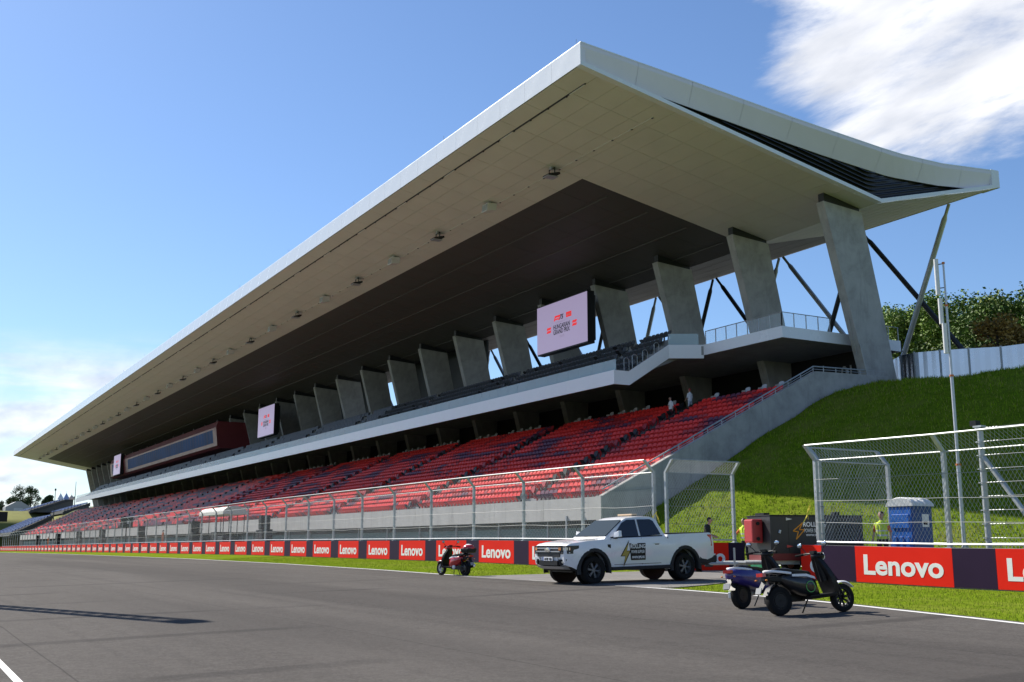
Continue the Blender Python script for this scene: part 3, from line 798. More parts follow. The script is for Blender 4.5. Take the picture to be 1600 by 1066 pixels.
def seat_verts(simple=False):
    if simple:
        p = [(-.225, -.10, .40), (.225, -.10, .40), (.225, .16, .40), (-.225, .16, .40), (-.2, -.02, .80), (.2, -.02, .80), (.2, .24, .82), (-.2, .24, .82)]
        return p, [(3,2,1,0),(4,5,6,7),(0,1,5,4),(1,2,6,5),(2,3,7,6),(3,0,4,7)]
    v = list(A[0]); o = len(v); f = list(A[1]); v += B[0]; f += [tuple(i+o for i in q) for q in B[1]]
    o = len(v); v += [(-.03, 0, -.02), (.03, 0, -.02), (.03, .14, -.02), (-.03, .14, -.02), (-.03, .05, .42), (.03, .05, .42), (.03, .14, .42), (-.03, .14, .42)]
    f += [tuple(i+o for i in q) for q in [(0,1,5,4),(1,2,6,5),(2,3,7,6),(3,0,4,7)]]
    return v, f
SV, SF = seat_verts(); SV2, SF2 = seat_verts(True)
def seat_mesh(mt):
    mb = MB(); mb.add(SV, SF, mt); return mb.mesh('seat', smooth=50)
SMESH = {m.name: seat_mesh(m) for m in (SEAT_R, SEAT_D, SEAT_P, SEAT_G, SEAT_W, SEAT_K)}
SP = .49
AISLES = [-58.7-17.2*k for k in range(17)]
def seat_col(x, r, i):
    q = mnoise.noise((x*.22, r*.55, 1.7))+.35*mnoise.noise((x*.9, r*.9, 9.1))
    far = sm(-x, 60, 190)
    if any(abs(x-a) < 1.12 for a in AISLES): return SEAT_K if random.random() < .6 else SEAT_D
    if q > .42-.33*far: return SEAT_P
    if q > .24-.34*far: return SEAT_D
    return SEAT_R if random.random() < .93 else SEAT_D
lower = []
for r in range(NR):
    y, z = row(r)
    i = 0; x = XN-.75
    while x > XF+.8:
        if not any(abs(x-a) < .62 for a in AISLES): lower.append((x, y+.42, z, r, seat_col(x, r, i)))
        x -= SP
def near_key(s): return (s[0]**2+s[1]**2)
lower.sort(key=near_key)
for (x, y, z, r, mt) in lower[:300]:
    o = obj('seat', SMESH[mt.name], low); o.location = (x+212, y-45, z)
def seat_bulk(lst, nm, parent, cut=-150):
    mb = MB()
    for (x, y, z, r, mt) in lst:
        v, f = (SV, SF) if x > cut else (SV2, SF2)
        mb.add([(a+x, b+y, c+z) for a, b, c in v], f, mt)
    return mb.build(nm, parent, kind='stuff')
seat_bulk(lower[300:], 'seat', low)
# aisle steps
mb = MB(); WST = mat('step_edge', (.55, .56, .57), .7)
for a in AISLES:
    if a < -220: continue
    for r in range(NR):
        y, z = row(r)
        mb.box((a-.50, y+.30, z), (a+.50, y+RD, z+RZ/2), WST); mb.box((a-.5, y+.005, z+.002), (a+.5, y+.06, z+.01), LETTER)
mb.build('aisle_step', low)
# pale companion seats behind the last row
x = XN-1.2; i = 0
while x > -150:
    if i % 5 != 3 and not any(abs(x-a) < 1.2 for a in AISLES):
        o = obj('pale_seat', SMESH[SEAT_W.name], low); o.location = (x+212, 47.75-45, CONZ)
    x -= 1.55; i += 1
# black wall behind the concourse
mb = MB(); mb.box((XF, 56.5, CONZ-.2), (-49.9, 56.7, 14.2), BLACKWALL); bw = mb.build('concourse_wall', gs)
mb = MB(); mb.box((-50.05, 52.6, CONZ), (-49.95, 56.4, 14.1), BLACKWALL)
put_text('01', mat('wall_number', (.45, .45, .44), .7), bw, (-53.0+212, 56.48-45, 12.35), (1, 0, 0), (0, 0, 1), .95, .85, bold=.012)
for x in (-62, -71, -80, -98):
    mb = MB(); mb.box((x-1, 56.42, CONZ), (x+1, 56.5, 12.3), INFILL); mb.build('concourse_door', bw)
# --- balcony with the upper seating
BX0, BX1 = -60.0, -303.0
def fascia(parent):
    n = round((BX0-BX1)/3.0); w = (BX0-BX1)/n
    mb = MB(); mb.prism([(0, 11.79), (-.05, 11.79), (-.05, 12.75), (.30, 12.75), (.30, 12.70), (.02, 12.70), (.02, 11.79)], 'x', .006, w-.006, WHITE); me = mb.mesh('fascia_panel')
    for i in range(n):
        o = obj('fascia_panel', me, parent); o.location = (BX1+i*w+212, 42.0-45, 0)
    n = round((BX0-BX1)/1.5); w = (BX0-BX1)/n
    mb = MB(); mb.box((.012, 0, 12.75), (w-.012, .016, 13.52), GLASS); me = mb.mesh('glass_pane')
    for i in range(n):
        o = obj('glass_pane', me, parent); o.location = (BX1+i*w+212, 42.12-45, 0)
UR, UD, UZ, UY, UZ0 = 6, .80, .60, 42.9, 12.35
up_prof = [(42.02, 11.80), (42.02, 12.70)]
up_prof = [(42.03, 11.81), (42.03, 12.35)]
for r in range(UR): up_prof += [(UY+UD*r, UZ0+UZ*r), (UY+UD*(r+1), UZ0+UZ*r)] if r else [(UY+UD, UZ0)]
up_prof += [(UY+UD*UR, 14.72), (59.5, 14.72), (59.5, 14.2), (48.2, 14.2)]
mb = MB(); mb.prism(up_prof, 'x', BX1, BX0-.08, CONC_S); upper = mb.build('upper_seating', gs, fixn=True)
fascia(upper)
us = []
mb = MB(); mb.box((XF, 48.6, 14.1), (BX1-.1, 59.5, 14.75), CONC_S); mb.box((XF, 48.5, 14.1), (BX1-.1, 48.6, 14.85), WHITE); mb.build('deck_slab', upper)
mb = MB(); mb.box((XF, 42.3, CONZ-.3), (XF+.2, 42.31, CONZ-.29), WHITE)
for r in range(UR):
    x = BX0-1.0
    while x > BX1+1:
        if not any(abs(x-(a-6)) < .6 for a in AISLES): us.append((x, UY+UD*r+.44, UZ0+UZ*r, r, SEAT_G if random.random() < .95 else SEAT_K))
        x -= SP
us.sort(key=near_key)
for (x, y, z, r, mt) in us[:120]:
    o = obj('seat', SMESH[mt.name], upper); o.location = (x+212, y-45, z)
seat_bulk(us[120:], 'seat', upper, -110)
# near end of the balcony: folded white parapet and the viewing deck
def parapet(pts, nm, h0=-.96, th=.12):
    for (a, b) in zip(pts, pts[1:]):
        a = Vector(a); b = Vector(b); d = b-a; d.z = 0; n = Vector((d.y, -d.x, 0)).normalized()*th
        mb = MB(); up = Vector((0, 0, 1))
        h0a, h0b = -a[2]+a.z+h0, h0
        mb.hexa([a+up*h0, b+up*h0, b+up*h0-n, a+up*h0-n, a, b, b-n, a-n], WHITE)
        mb.build(nm, upper, fixn=True)
parapet([(-60.02, 41.95, 12.75), (-60.0, 43.2, 12.75), (-59.8, 46.5, 14.85), (-58.6, 48.62, 14.85)], 'parapet_panel')
parapet([(-58.6, 48.62, 14.853), (-54.8, 48.62, 14.853), (-50.8, 48.62, 14.853)], 'parapet_panel', -.74)
parapet([(-50.8, 48.745, 14.85), (-50.8, 53.4, 14.85), (-50.8, 59.6, 14.85), (-56, 59.6, 14.85)], 'parapet_panel', -.74)
mb = MB(); mb.add([(-59.9, 46.4, 14.75), (-58.55, 48.7, 14.75), (-50.9, 48.7, 14.75), (-50.9, 59.5, 14.75), (-60.1, 59.5, 14.75), (-59.9, 46.4, 14.12), (-58.55, 48.7, 14.12), (-50.9, 48.7, 14.12), (-50.9, 59.5, 14.12), (-60.1, 59.5, 14.12)],
    [(0,1,2,3,4), (9,8,7,6,5), (0,5,6,1), (1,6,7,2), (2,7,8,3), (3,8,9,4), (4,9,5,0)], CONC_S); mb.build('deck_slab', upper, fixn=True)
# sloped soffit closing the stair at the balcony end
mb = MB(); mb.hexa([(-60.3, 42.1, 11.82), (-60.05, 43.3, 11.82), (-59.9, 46.6, 13.9), (-60.3, 46.6, 13.9), (-60.3, 42.1, 12.0), (-60.05, 43.3, 12.0), (-59.9, 46.6, 14.1), (-60.3, 46.6, 14.1)], SOFFIT_D); mb.build('stair_soffit', upper, fixn=True)
def railing(pts, nm, h=.95, step=1.05):
    mb = MB(); pts = [Vector(p) for p in pts]; up = Vector((0, 0, h))
    mb.tube([p+up for p in pts], .032, GALV, 6)
    for a, b in zip(pts, pts[1:]):
        n = max(1, round((b-a).length/step))
        for i in range(n+1): p = a.lerp(b, i/n); mb.box(tuple(p+Vector((-.025, -.025, -.05))), tuple(p+Vector((.025, .025, h))), GALV)
    mb.build(nm, upper)
    for a, b in zip(pts, pts[1:]):
        n = max(1, round((b-a).length/step))
        for i in range(n):
            p = a.lerp(b, (i+.06)/n); q = a.lerp(b, (i+.94)/n); m2 = MB(); u = Vector((0, 0, .06)); v = Vector((0, 0, h-.05)); d = (q-p).normalized().cross(Vector((0,0,1)))*.006
            m2.hexa([p+u-d, q+u-d, q+u+d, p+u+d, p+v-d, q+v-d, q+v+d, p+v+d], GLASS_T); m2.build('glass_pane', upper)
railing([(-58.5, 48.75, 14.85), (-50.95, 48.75, 14.85), (-50.95, 53.0, 14.85)], 'deck_railing')
mb = MB()
for i in range(4): mb.tube([(-50.95, 56.6+i*.95, 14.8), (-50.95, 56.6+i*.95, 15.8)], .03, GALV, 5)
mb.tube([(-50.95, 56.4, 15.8), (-50.95, 59.5, 15.8)], .03, GALV, 5); mb.build('deck_railing', upper)
# glass and hoops at the stair end
mb = MB(); mb.hexa([(-60.1, 46.7, 14.8), (-59.0, 48.5, 14.8), (-59.0, 48.52, 14.8), (-60.1, 46.72, 14.8), (-60.1, 46.7, 15.7), (-59.0, 48.5, 15.7), (-59.0, 48.52, 15.7), (-60.1, 46.72, 15.7)], GLASS); mb.build('glass_pane', upper)
mb = MB()
for (x, y, z) in ((-60.3, 43.0, 12.6), (-60.3, 43.7, 12.9), (-60.3, 44.6, 13.3), (-60.3, 45.6, 13.9)):
    mb.tube([(x, y, z), (x, y, z+1.0), (x, y+.12, z+1.12), (x, y+.3, z+1.12), (x, y+.42, z+1.0), (x, y+.42, z+.1)], .022, GALV, 5)
mb.build('stair_hoop', upper)
# dark infill walls between some fins, with a red pipe
def infill(x0, x1):
    mb = MB(); mb.box((x0, 57.0, 14.7), (x1, 57.2, 24.3), INFILL); w = mb.build('infill_wall', gs)
    mb = MB(); mb.tube([(x0, 56.9, 18.4), (x1, 56.9, 18.4)], .09, mat('red_pipe', (.42, .02, .03), .4), 6); mb.build('red_pipe', w)
infill(-50-CP*9+.2, -50-CP*6-2.6); infill(-353, -50-CP*10-.3)
# --- lounge box, dark red, hung high between the fins
REDBOX = mat('wine_red_cladding', (.17, .028, .035), .4, 0, .08, .6)
lx0, lx1, lf = -285.0, -184.0, 47.2
mb = MB(); mb.prism([(lf+.5, 17.1), (lf, 17.5), (lf-.35, 20.6), (lf, 21.6), (54, 21.6), (54, 17.1)], 'x', lx0, lx1, REDBOX); box_ = mb.build('lounge_box', gs, fixn=True)
PANE = mat('blue_window', (.035, .085, .23), .5, 0, .45, .12, spec=.03)
i = 0; x = lx1-2.4
while x > lx0+4:
    if not (-273 < x < -262):
        mb = MB(); ya, yb2 = lf-.06, lf-.29; mb.hexa([(x-1.86, ya-.03, 18.1), (x, ya-.03, 18.1), (x, ya+.05, 18.1), (x-1.86, ya+.05, 18.1), (x-1.86, yb2-.03, 20.3), (x, yb2-.03, 20.3), (x, yb2+.05, 20.3), (x-1.86, yb2+.05, 20.3)], PANE)
        mb.build('window_pane', box_)
    x -= 2.0
mb = MB(); mb.prism([(lf-.6, 15.0), (lf-.6, 15.4), (54, 15.4), (54, 15.0)], 'x', lx0, lx1, CONC_S); 
# --- video screens
SCR = mat('screen_image', (.1, .09, .12), .35, 0, .05, .3, emit=(.46, .38, .60), estr=.42)
SRED = mat('screen_red', (.3, .01, .01), .4, emit=(.75, .02, .02), estr=.6); SBLK = mat('screen_black', (.01, .01, .012), .4, 0, 0)
SGRY = mat('screen_grey', (.2, .18, .24), .4, 0, 0, emit=(.25, .2, .3), estr=.5)
def screen(x0, x1, y, z0, z1, label, detail):
    t = thing('video_screen', ((x0+x1)/2, y, z0), label, 'screen', 'video screens under the roof'); w = (x1-x0); h = z1-z0
    mb = MB(); mb.box((-w/2, .04, -.12), (w/2, .75, h+.1), BLACK); mb.box((-w/2+.2, .75, .2), (w/2-.2, 1.0, h-.2), DARK); mb.build('cabinet', t, world=False)
    mb = MB(); mb.box((-w/2, 0, 0), (w/2, .04, h), SCR); p = mb.build('display', t, world=False)
    X = (1, 0, 0); Z = (0, 0, 1); s = w/7.6
    put_text('HUNGARIAN', SBLK, p, (.05*s, -.006, h*.425), X, Z, 2.5*s, .40*s, bold=.018)
    put_text('GRAND PRIX', SBLK, p, (.05*s, -.006, h*.318), X, Z, 2.5*s, .40*s, bold=.018)
    put_text('2025', SGRY, p, (.1*s, -.006, h*.235), X, Z, .7*s, .2*s)
    put_text('FORMULA 1', SGRY, p, (0, -.006, h*.545), X, Z, 1.6*s, .13*s)
    put_text('75', SBLK, p, (.05*s, -.006, h*.605), X, Z, .62*s, .42*s, bold=.03, shear=.25)
    def par(cx, cz, ww, hh, sk, mt, nm):
        mb = MB(); pts = [(cx-ww/2, cz), (cx+ww/2, cz), (cx+ww/2+sk, cz+hh), (cx-ww/2+sk, cz+hh)]
        mb.prism(pts, 'y', -.010, -.002, mt); mb.build(nm, p, world=False)
    # slanted F and 1
    b = h*.605
    par(-1.05*s, b, .16*s, .42*s, .18*s, SRED, 'emblem_stroke'); par(-.62*s, b+.26*s, .70*s, .16*s, .07*s, SRED, 'emblem_stroke'); par(-.70*s, b+.06*s, .45*s, .12*s, .05*s, SRED, 'emblem_stroke'); par(-.38*s, b, .15*s, .42*s, .18*s, SRED, 'emblem_stroke')
    mb = MB(); mb.box((.75*s, -.010, b+.02*s), (1.55*s, -.002, b+.44*s), SRED); q = mb.build('sponsor_tag', p, world=False); put_text('Lenovo', LETTER, q, (1.15*s, -.013, b+.15*s), X, Z, .65*s, .17*s)
    for cx in (-1.95*s, 1.95*s):
        for dz in (0, .26*s): par(cx, h*.39+dz, .62*s, .2*s, .10*s, SRED, 'red_slash')
    return t
screen(-82.4, -74.3, 49.3, 17.75, 22.0, 'large lilac video screen nearest the open deck, between two concrete fins', True)
screen(-164.5, -156.6, 48.3, 17.2, 21.6, 'lilac video screen between fins, midway before the dark red lounge box', True)
screen(-276.0, -267.5, 46.2, 17.4, 22.0, 'lilac video screen in front of the dark red lounge box', True)
# small cameras, boxes and a bin stand on the deck
mb = MB(); mb.box((-101.5, 48.6, 14.75), (-99.8, 50.0, 16.1), mat('red_bar', (.35, .03, .02), .5)); mb.box((-101.6, 48.5, 16.1), (-99.7, 50.1, 16.2), BLACK); tag(mb.build('snack_counter'), 'small red counter on the upper deck beside a fin marked C', 'counter')

# ------------------------------------------------------------------ vehicles (local frame: +y forward, +x right, z up)
def rounded(mb_fn, name, parent, bevel=.02, smooth=35):
    return None
def tb(name, parent, fill, smooth=None, bevel=0, kind=None, fixn=True):
    mb = MB(); fill(mb); return mb.build(name, parent, smooth=smooth, bevel=bevel, world=False, fixn=fixn)
def wheel(parent, c, r, w, side, tyre_w=.25, spokes=6, rimcol=None, rimf=.62, inner=None, disc=True):
    """wheel with its axle along x; side = +1 when the outer face looks to +x"""
    mb = MB(); x, y, z = c; h = tyre_w/2
    prof = [(r*rimf, -h*.85), (r*.86, -h), (r*.97, -h*.82), (r, -h*.45), (r, h*.45), (r*.97, h*.82), (r*.86, h), (r*rimf, h*.85), (r*rimf*.97, 0)]
    mb.lathe(prof, c, (1, 0, 0), RUBBER, 28, False)
    ty = mb.build('tyre', parent, smooth=40, world=False)
    rc = rimcol or GREYPL
    mb = MB(); o = side*h*.55
    mb.lathe([(r*rimf*.995, -h*.8), (r*rimf*.995, h*.8), (r*rimf*.90, h*.8), (r*rimf*.86, 0), (r*rimf*.90, -h*.8)], c, (1, 0, 0), rc, 28, False)
    for k in range(spokes):
        a = 2*math.pi*k/spokes+.2; 
        for da in (-.10, .10):
            p = Vector((x+o, y+r*.13*math.cos(a), z+r*.13*math.sin(a))); q = Vector((x+o*.9, y+r*rimf*.9*math.cos(a+da), z+r*rimf*.9*math.sin(a+da)))
            mb.tube([p, q], [r*.06, r*.045], rc, 5)
    mb.lathe([(.001, o+.012*side), (r*.15, o+.010*side), (r*.17, o-.03*side)], c, (1, 0, 0), rc, 14, False)
    if disc: mb.lathe([(r*.5, -.03*side), (r*.5, -.06*side), (.01, -.06*side)], c, (1, 0, 0), inner or GREYPL, 20, False)
    mb.build('rim', ty, smooth=40, world=False)
    return ty
def pickup(loc, rotz, label):
    t = thing('pickup_truck', loc, label, 'pickup truck', rotz=rotz)
    FY, RY, WR = 1.70, -1.55, .39
    def arch(cy, r, a0=0, a1=180, n=12):
        return [(cy+r*math.cos(R(a1+(a0-a1)*i/n)), .40+r*math.sin(R(a1+(a0-a1)*i/n))) for i in range(n+1)]
    side = [(-2.62, .62)]+arch(RY, .50, -8, 178)+[(-1.0, .44), (1.15, .44)]+arch(FY, .50, 0, 188)+[(2.42, .50), (2.60, .56), (2.63, .74), (2.62, .92), (2.56, 1.04), (2.42, 1.10), (1.9, 1.15), (1.22, 1.19), (-.93, 1.21), (-.96, 1.27), (-2.58, 1.29), (-2.66, 1.24), (-2.69, .98), (-2.68, .66)]
    def deform(v):
        x, y, z = v; s = 1 if x > 0 else -1; a = abs(x)
        if a > .6:
            d = 0
            if y > 1.9: d += .17*((y-1.9)/.75)**2
            if y < -2.2: d += .06*((-2.2-y)/.5)**2
            d += .05*max(0, (z-.95)/.3)**2+.035*max(0, (.75-z)/.3)**2
            fl = math.exp(-((y-FY)/.62)**2)+math.exp(-((y-RY)/.62)**2)
            d -= .025*fl*min(1, max(0, (1.1-z)/.2))
            a -= d
        zz = z
        if y > 1.15 and z > 1.05: zz = z+.035*(1-(min(1, abs(x)/.95))**4)-.012*0
        return (s*a, y, zz)
    me = bpy.data.meshes.new('body'); bm = bmesh.new()
    for s in (-1, 1):
        vs = [bm.verts.new((s*.955, y, z)) for y, z in side]; f = bm.faces.new(vs if s > 0 else vs[::-1])
        ret = bmesh.ops.extrude_face_region(bm, geom=[f]); bmesh.ops.translate(bm, vec=(-s*.34, 0, 0), verts=[g for g in ret['geom'] if isinstance(g, bmesh.types.BMVert)])
    core = [(2.60, .56), (2.63, .74), (2.62, .92), (2.56, 1.04), (2.42, 1.10), (1.9, 1.15), (1.22, 1.19), (-.93, 1.21), (-.96, 1.20), (-2.58, 1.20), (-2.66, 1.2), (-2.69, .98), (-2.68, .66), (-2.5, .60), (2.3, .56)]
    n = 13; prev = None
    for i in range(n):
        x = -.64+1.28*i/(n-1); cur = [bm.verts.new((x, y, z)) for y, z in core]
        if prev:
            for j in range(len(core)): bm.faces.new((prev[j], prev[(j+1) % len(core)], cur[(j+1) % len(core)], cur[j]))
        prev = cur
    for co, no in [((0, y, 0), (0, 1, 0)) for y in (2.5, 2.35, 2.2, 2.05, 1.9, 1.0, .4, -.3, -.95, -2.2, -2.4, -2.55)]+[((0, 0, z), (0, 0, 1)) for z in (.6, .75, .9, 1.0, 1.1)]:
        bmesh.ops.bisect_plane(bm, geom=bm.verts[:]+bm.edges[:]+bm.faces[:], plane_co=co, plane_no=no)
    for v in bm.verts: v.co = deform(v.co)
    bmesh.ops.triangulate(bm, faces=[f for f in bm.faces if len(f.verts) > 4]); bmesh.ops.recalc_face_normals(bm, faces=bm.faces)
    bm.to_mesh(me); bm.free(); me.materials.append(VANWHITE); me.polygons.foreach_set('use_smooth', [True]*len(me.polygons)); me.set_sharp_from_angle(angle=R(38))
    body = obj('body', me, t); b = body.modifiers.new('bevel', 'BEVEL'); b.width = .022; b.segments = 2; b.limit_method = 'ANGLE'; b.angle_limit = R(50)
    # cab
    def cabpt(y, z): # half width of the greenhouse
        return .87-.235*((z-1.17)/.70)-.03*max(0, (y-.8))
    ws0, ws1, rf1, rb0 = (1.30, 1.17), (.42, 1.80), (-.70, 1.82), (-.93, 1.17)
    prof = [(1.32, 1.15), (1.25, 1.22), (.50, 1.77), (.36, 1.835), (-.10, 1.875), (-.52, 1.86), (-.70, 1.80), (-.90, 1.24), (-.94, 1.15)]
    m = MB(); k = 9; vs = []
    for i in range(k):
        f = -1+2*i/(k-1); fx = math.copysign(abs(f)**.8, f)
        for (y, z) in prof:
            hw = cabpt(y, z); vs.append((fx*hw, y, z-(.03*abs(f)**3 if z > 1.7 else 0)))
    n = len(prof); fs = [(i*n+j, i*n+j+1, (i+1)*n+j+1, (i+1)*n+j) for i in range(k-1) for j in range(n-1)]
    fs += [tuple(range(n)), tuple((k-1)*n+j for j in range(n-1, -1, -1))]
    m.add(vs, fs, VANWHITE); cab = m.build('cab', t, smooth=42, world=False, fixn=True)
    # glazing
    def glass(nm, quad, mt, parent=cab):
        m = MB(); n = (Vector(quad[1])-Vector(quad[0])).cross(Vector(quad[-1])-Vector(quad[0])).normalized(); c = sum((Vector(q) for q in quad), Vector())/len(quad)
        if n.dot(c-Vector((0, -.1, 1.4))) < 0: n = -n
        q = len(quad); vs = [tuple(Vector(p)+n*.014) for p in quad]+[tuple(Vector(p)-n*.01) for p in quad]
        m.add(vs, [tuple(range(q)), tuple(range(2*q-1, q-1, -1))]+[(i, (i+1) % q, q+(i+1) % q, q+i) for i in range(q)], mt); m.build(nm, parent, world=False, fixn=True)
    glass('windscreen', [(-.80, 1.20, 1.262), (.80, 1.20, 1.262), (.665, .54, 1.746), (-.665, .54, 1.746)], WSGLASS)
    glass('rear_window', [(-.72, -.885, 1.27), (.72, -.885, 1.27), (.60, -.72, 1.73), (-.60, -.72, 1.73)], CARGLASS)
    for s in (-1, 1):
        def P(y, z): return (s*(cabpt(y, z)), y, z)
        glass('front_window', [P(.98, 1.235), P(.06, 1.235), P(.06, 1.755), P(.36, 1.75), P(.55, 1.66)], CARGLASS)
        glass('rear_door_window', [P(-.02, 1.235), P(-.74, 1.27), P(-.70, 1.40), P(-.58, 1.70), P(-.48, 1.755), P(-.02, 1.755)], CARGLASS)
        # black frame line under the glass
        tb('window_trim', cab, lambda m: m.hexa([P(1.05, 1.205), P(-.80, 1.225), (s*(cabpt(-.8, 1.24)-.02), -.80, 1.24), (s*(cabpt(1.05, 1.22)-.02), 1.05, 1.225)]+[(q[0]+s*.012, q[1], q[2]+.014) for q in (P(1.05, 1.205), P(-.80, 1.225), (s*(cabpt(-.8, 1.24)-.02), -.80, 1.24), (s*(cabpt(1.05, 1.22)-.02), 1.05, 1.225))], BLACK))
        # mirrors
        def mir(m):
            m.hexa([(s*.90, 1.00, 1.22), (s*1.14, .96, 1.24), (s*1.15, .86, 1.24), (s*.92, .86, 1.22), (s*.92, .98, 1.36), (s*1.12, .95, 1.42), (s*1.13, .86, 1.42), (s*.93, .86, 1.38)], VANWHITE)
            m.hexa([(s*.84, .96, 1.18), (s*1.0, .95, 1.20), (s*1.0, .88, 1.20), (s*.84, .88, 1.18), (s*.84, .96, 1.22), (s*1.0, .95, 1.24), (s*1.0, .88, 1.24), (s*.84, .88, 1.22)], BLACK)
            m.box((min(s*.95, s*1.11), .845, 1.255), (max(s*.95, s*1.11), .862, 1.40), CHROME)
        tb('wing_mirror', t, mir, bevel=.012)
        # doors: seam lines, handles
        def seams(m):
            for (y0, z0, y1, z1) in ((1.10, .52, 1.10, 1.18), (.02, .50, .02, 1.20), (-.86, .86, -.86, 1.22), (-.80, .60, -.86, .86), (1.10, .52, -.66, .52)):
                a, b = Vector((0, y0, z0)), Vector((0, y1, z1)); d = (b-a).normalized(); nn = Vector((0, -d.z, d.y))*.006
                def X(z): return s*(.957-.05*max(0, (z-.95)/.3)**2-.035*max(0, (.75-z)/.3)**2)
                q = [a-nn, b-nn, b+nn, a+nn]; m.add([(X(v.z)+s*.0025, v.y, v.z) for v in q], [(0, 1, 2, 3)], GREYPL)
            y = -.945; m.add([(s*.957, y-.014, .62), (s*.957, y+.014, .62), (s*.925, y+.014, 1.205), (s*.925, y-.014, 1.205)], [(0, 1, 2, 3)], BLACK)
        tb('door_seam', body, seams)
        for y in (.20, -.62):
            tb('door_handle', t, lambda m: (m.box((min(s*.935, s*.975), y, 1.03), (max(s*.935, s*.975), y+.21, 1.062), VANWHITE), m.box((min(s*.94, s*.956), y+.02, 1.0), (max(s*.94, s*.956), y+.17, 1.03), GREYPL)), bevel=.008)
        # wheel arch flares
        for cy in (FY, RY):
            def fl(m):
                n = 16; vs = []
                for i in range(n+1):
                    a = R(-12+204*i/n); ca, sa = math.cos(a), math.sin(a)
                    xo = .985
                    for rr, xx in ((.475, .80), (.475, xo-.01), (.50, xo), (.565, xo-.012), (.575, .93)):
                        vs.append((s*(xx-(.15*((cy+rr*ca-1.9)/.75)**2 if cy+rr*ca > 1.9 else 0)), cy+rr*ca, .40+rr*sa))
                m.add(vs, [(i*5+j, (i+1)*5+j, (i+1)*5+j+1, i*5+j+1) for i in range(n) for j in range(4)], GREYPL)
            tb('arch_flare', t, fl, smooth=40)
            ty = wheel(t, (s*.81, cy, WR), WR, .25, s, .26, 6, mat('alloy_grey', (.16, .165, .17), .4, .3))
        # wheel well dark inner
        for cy in (FY, RY): tb('wheel_well', body, lambda m: m.lathe([(.47, .0), (.47, .02)], (s*.63, cy, .42), (s, 0, 0), BLACK, 20))
        tb('side_step', t, lambda m: m.box((min(s*.80, s*.99), -1.02, .36), (max(s*.80, s*.99), 1.12, .46), GREYPL), bevel=.02)
        # front lamp
        def hl(m):
            pl_ = [(s*.58, 2.665), (s*.76, 2.645), (s*.865, 2.50), (s*.935, 2.20), (s*.88, 2.18), (s*.58, 2.4)]
            m.prism(pl_, 'z', .84, 1.045, mat('lamp_dark', (.035, .037, .042), .15, 0, 0, spec=.4))
            m.prism([(s*.59, 2.672), (s*.69, 2.662), (s*.69, 2.6), (s*.59, 2.6)], 'z', .93, 1.0, mat('amber_lamp', (.8, .28, .06), .3, 0, 0))
            m.prism([(s*.78, 2.64), (s*.88, 2.47), (s*.86, 2.4), (s*.76, 2.55)], 'z', .93, 1.0, CHROME); m.prism([(s*.74, 2.655), (s*.88, 2.48), (s*.86, 2.4), (s*.72, 2.55)], 'z', .855, .875, LETTER)
        tb('headlight', t, hl)
        tb('fog_lamp_pod', t, lambda m: (m.hexa([(s*.60, 2.665, .56), (s*.80, 2.56, .56), (s*.80, 2.3, .56), (s*.60, 2.4, .56), (s*.58, 2.675, .70), (s*.83, 2.57, .70), (s*.83, 2.3, .70), (s*.58, 2.4, .70)], BLACK), m.lathe([(.035, 0), (.03, .02)], (s*.71, 2.61, .63), (s*.3, 1, 0), CHROME, 10)))
        # tail lamp
        tb('tail_lamp', t, lambda m: m.hexa([(s*.90, -2.42, .96), (s*.93, -2.60, .92), (s*.86, -2.70, .92), (s*.82, -2.5, .96), (s*.895, -2.46, 1.24), (s*.90, -2.60, 1.24), (s*.84, -2.68, 1.24), (s*.80, -2.5, 1.24)], mat('red_lamp', (.45, .012, .014), .2, 0, 0, coat=1)), bevel=.01)
        # wing vent
        tb('wing_vent', t, lambda m: m.hexa([(s*.945, 1.26, .92), (s*.945, 1.16, .86), (s*.93, 1.16, .86), (s*.93, 1.26, .92), (s*.935, 1.28, 1.06), (s*.935, 1.14, 1.06), (s*.92, 1.14, 1.06), (s*.92, 1.28, 1.06)], BLACK)) if False else tb('wing_vent', t, lambda m: m.prism([(1.13, .86), (1.22, .90), (1.24, 1.05), (1.13, 1.05)], 'x', s*.93, s*.962, BLACK))
    # nose
    def grille(m):
        m.hexa([(-.60, 2.655, .76), (.60, 2.655, .76), (.60, 2.4, .76), (-.60, 2.4, .76), (-.62, 2.635, 1.05), (.62, 2.635, 1.05), (.62, 2.4, 1.05), (-.62, 2.4, 1.05)], BLACK)
    mat('grille_silver', (.40, .41, .43), .35, .3)
    g = tb('grille', t, grille)
    tb('grille_bar', g, lambda m: (m.box((-.64, 2.60, .965), (.64, 2.668, .995), MATS['grille_silver']), m.box((-.64, 2.60, .885), (.64, 2.672, .915), MATS['grille_silver'])))
    tb('badge', g, lambda m: (m.lathe([(.001, .02), (.10, .018), (.115, 0)], (0, 0, 0), (0, 1, 0), CHROME, 20), None))
    bd = [o for o in t.children_recursive if o.name.startswith('badge')]
    for o in bd: o.location = (0, 2.672, .94); o.scale = (1.35, 1, .62)
    tb('bumper_intake', t, lambda m: m.box((-.50, 2.50, .545), (.50, 2.668, .665), BLACK))
    tb('bumper_skid', t, lambda m: m.hexa([(-.86, 2.25, .38), (.86, 2.25, .38), (.80, 1.9, .40), (-.80, 1.9, .40), (-.86, 2.42, .50), (.86, 2.42, .50), (.80, 2.0, .50), (-.80, 2.0, .50)], GREYPL))
    tb('skid_plate', t, lambda m: m.hexa([(-.62, 2.52, .44), (.62, 2.52, .44), (.62, 2.3, .42), (-.62, 2.3, .42), (-.70, 2.635, .52), (.70, 2.635, .52), (.7, 2.4, .52), (-.7, 2.4, .52)], mat('grey_silver', (.42, .43, .45), .4)))
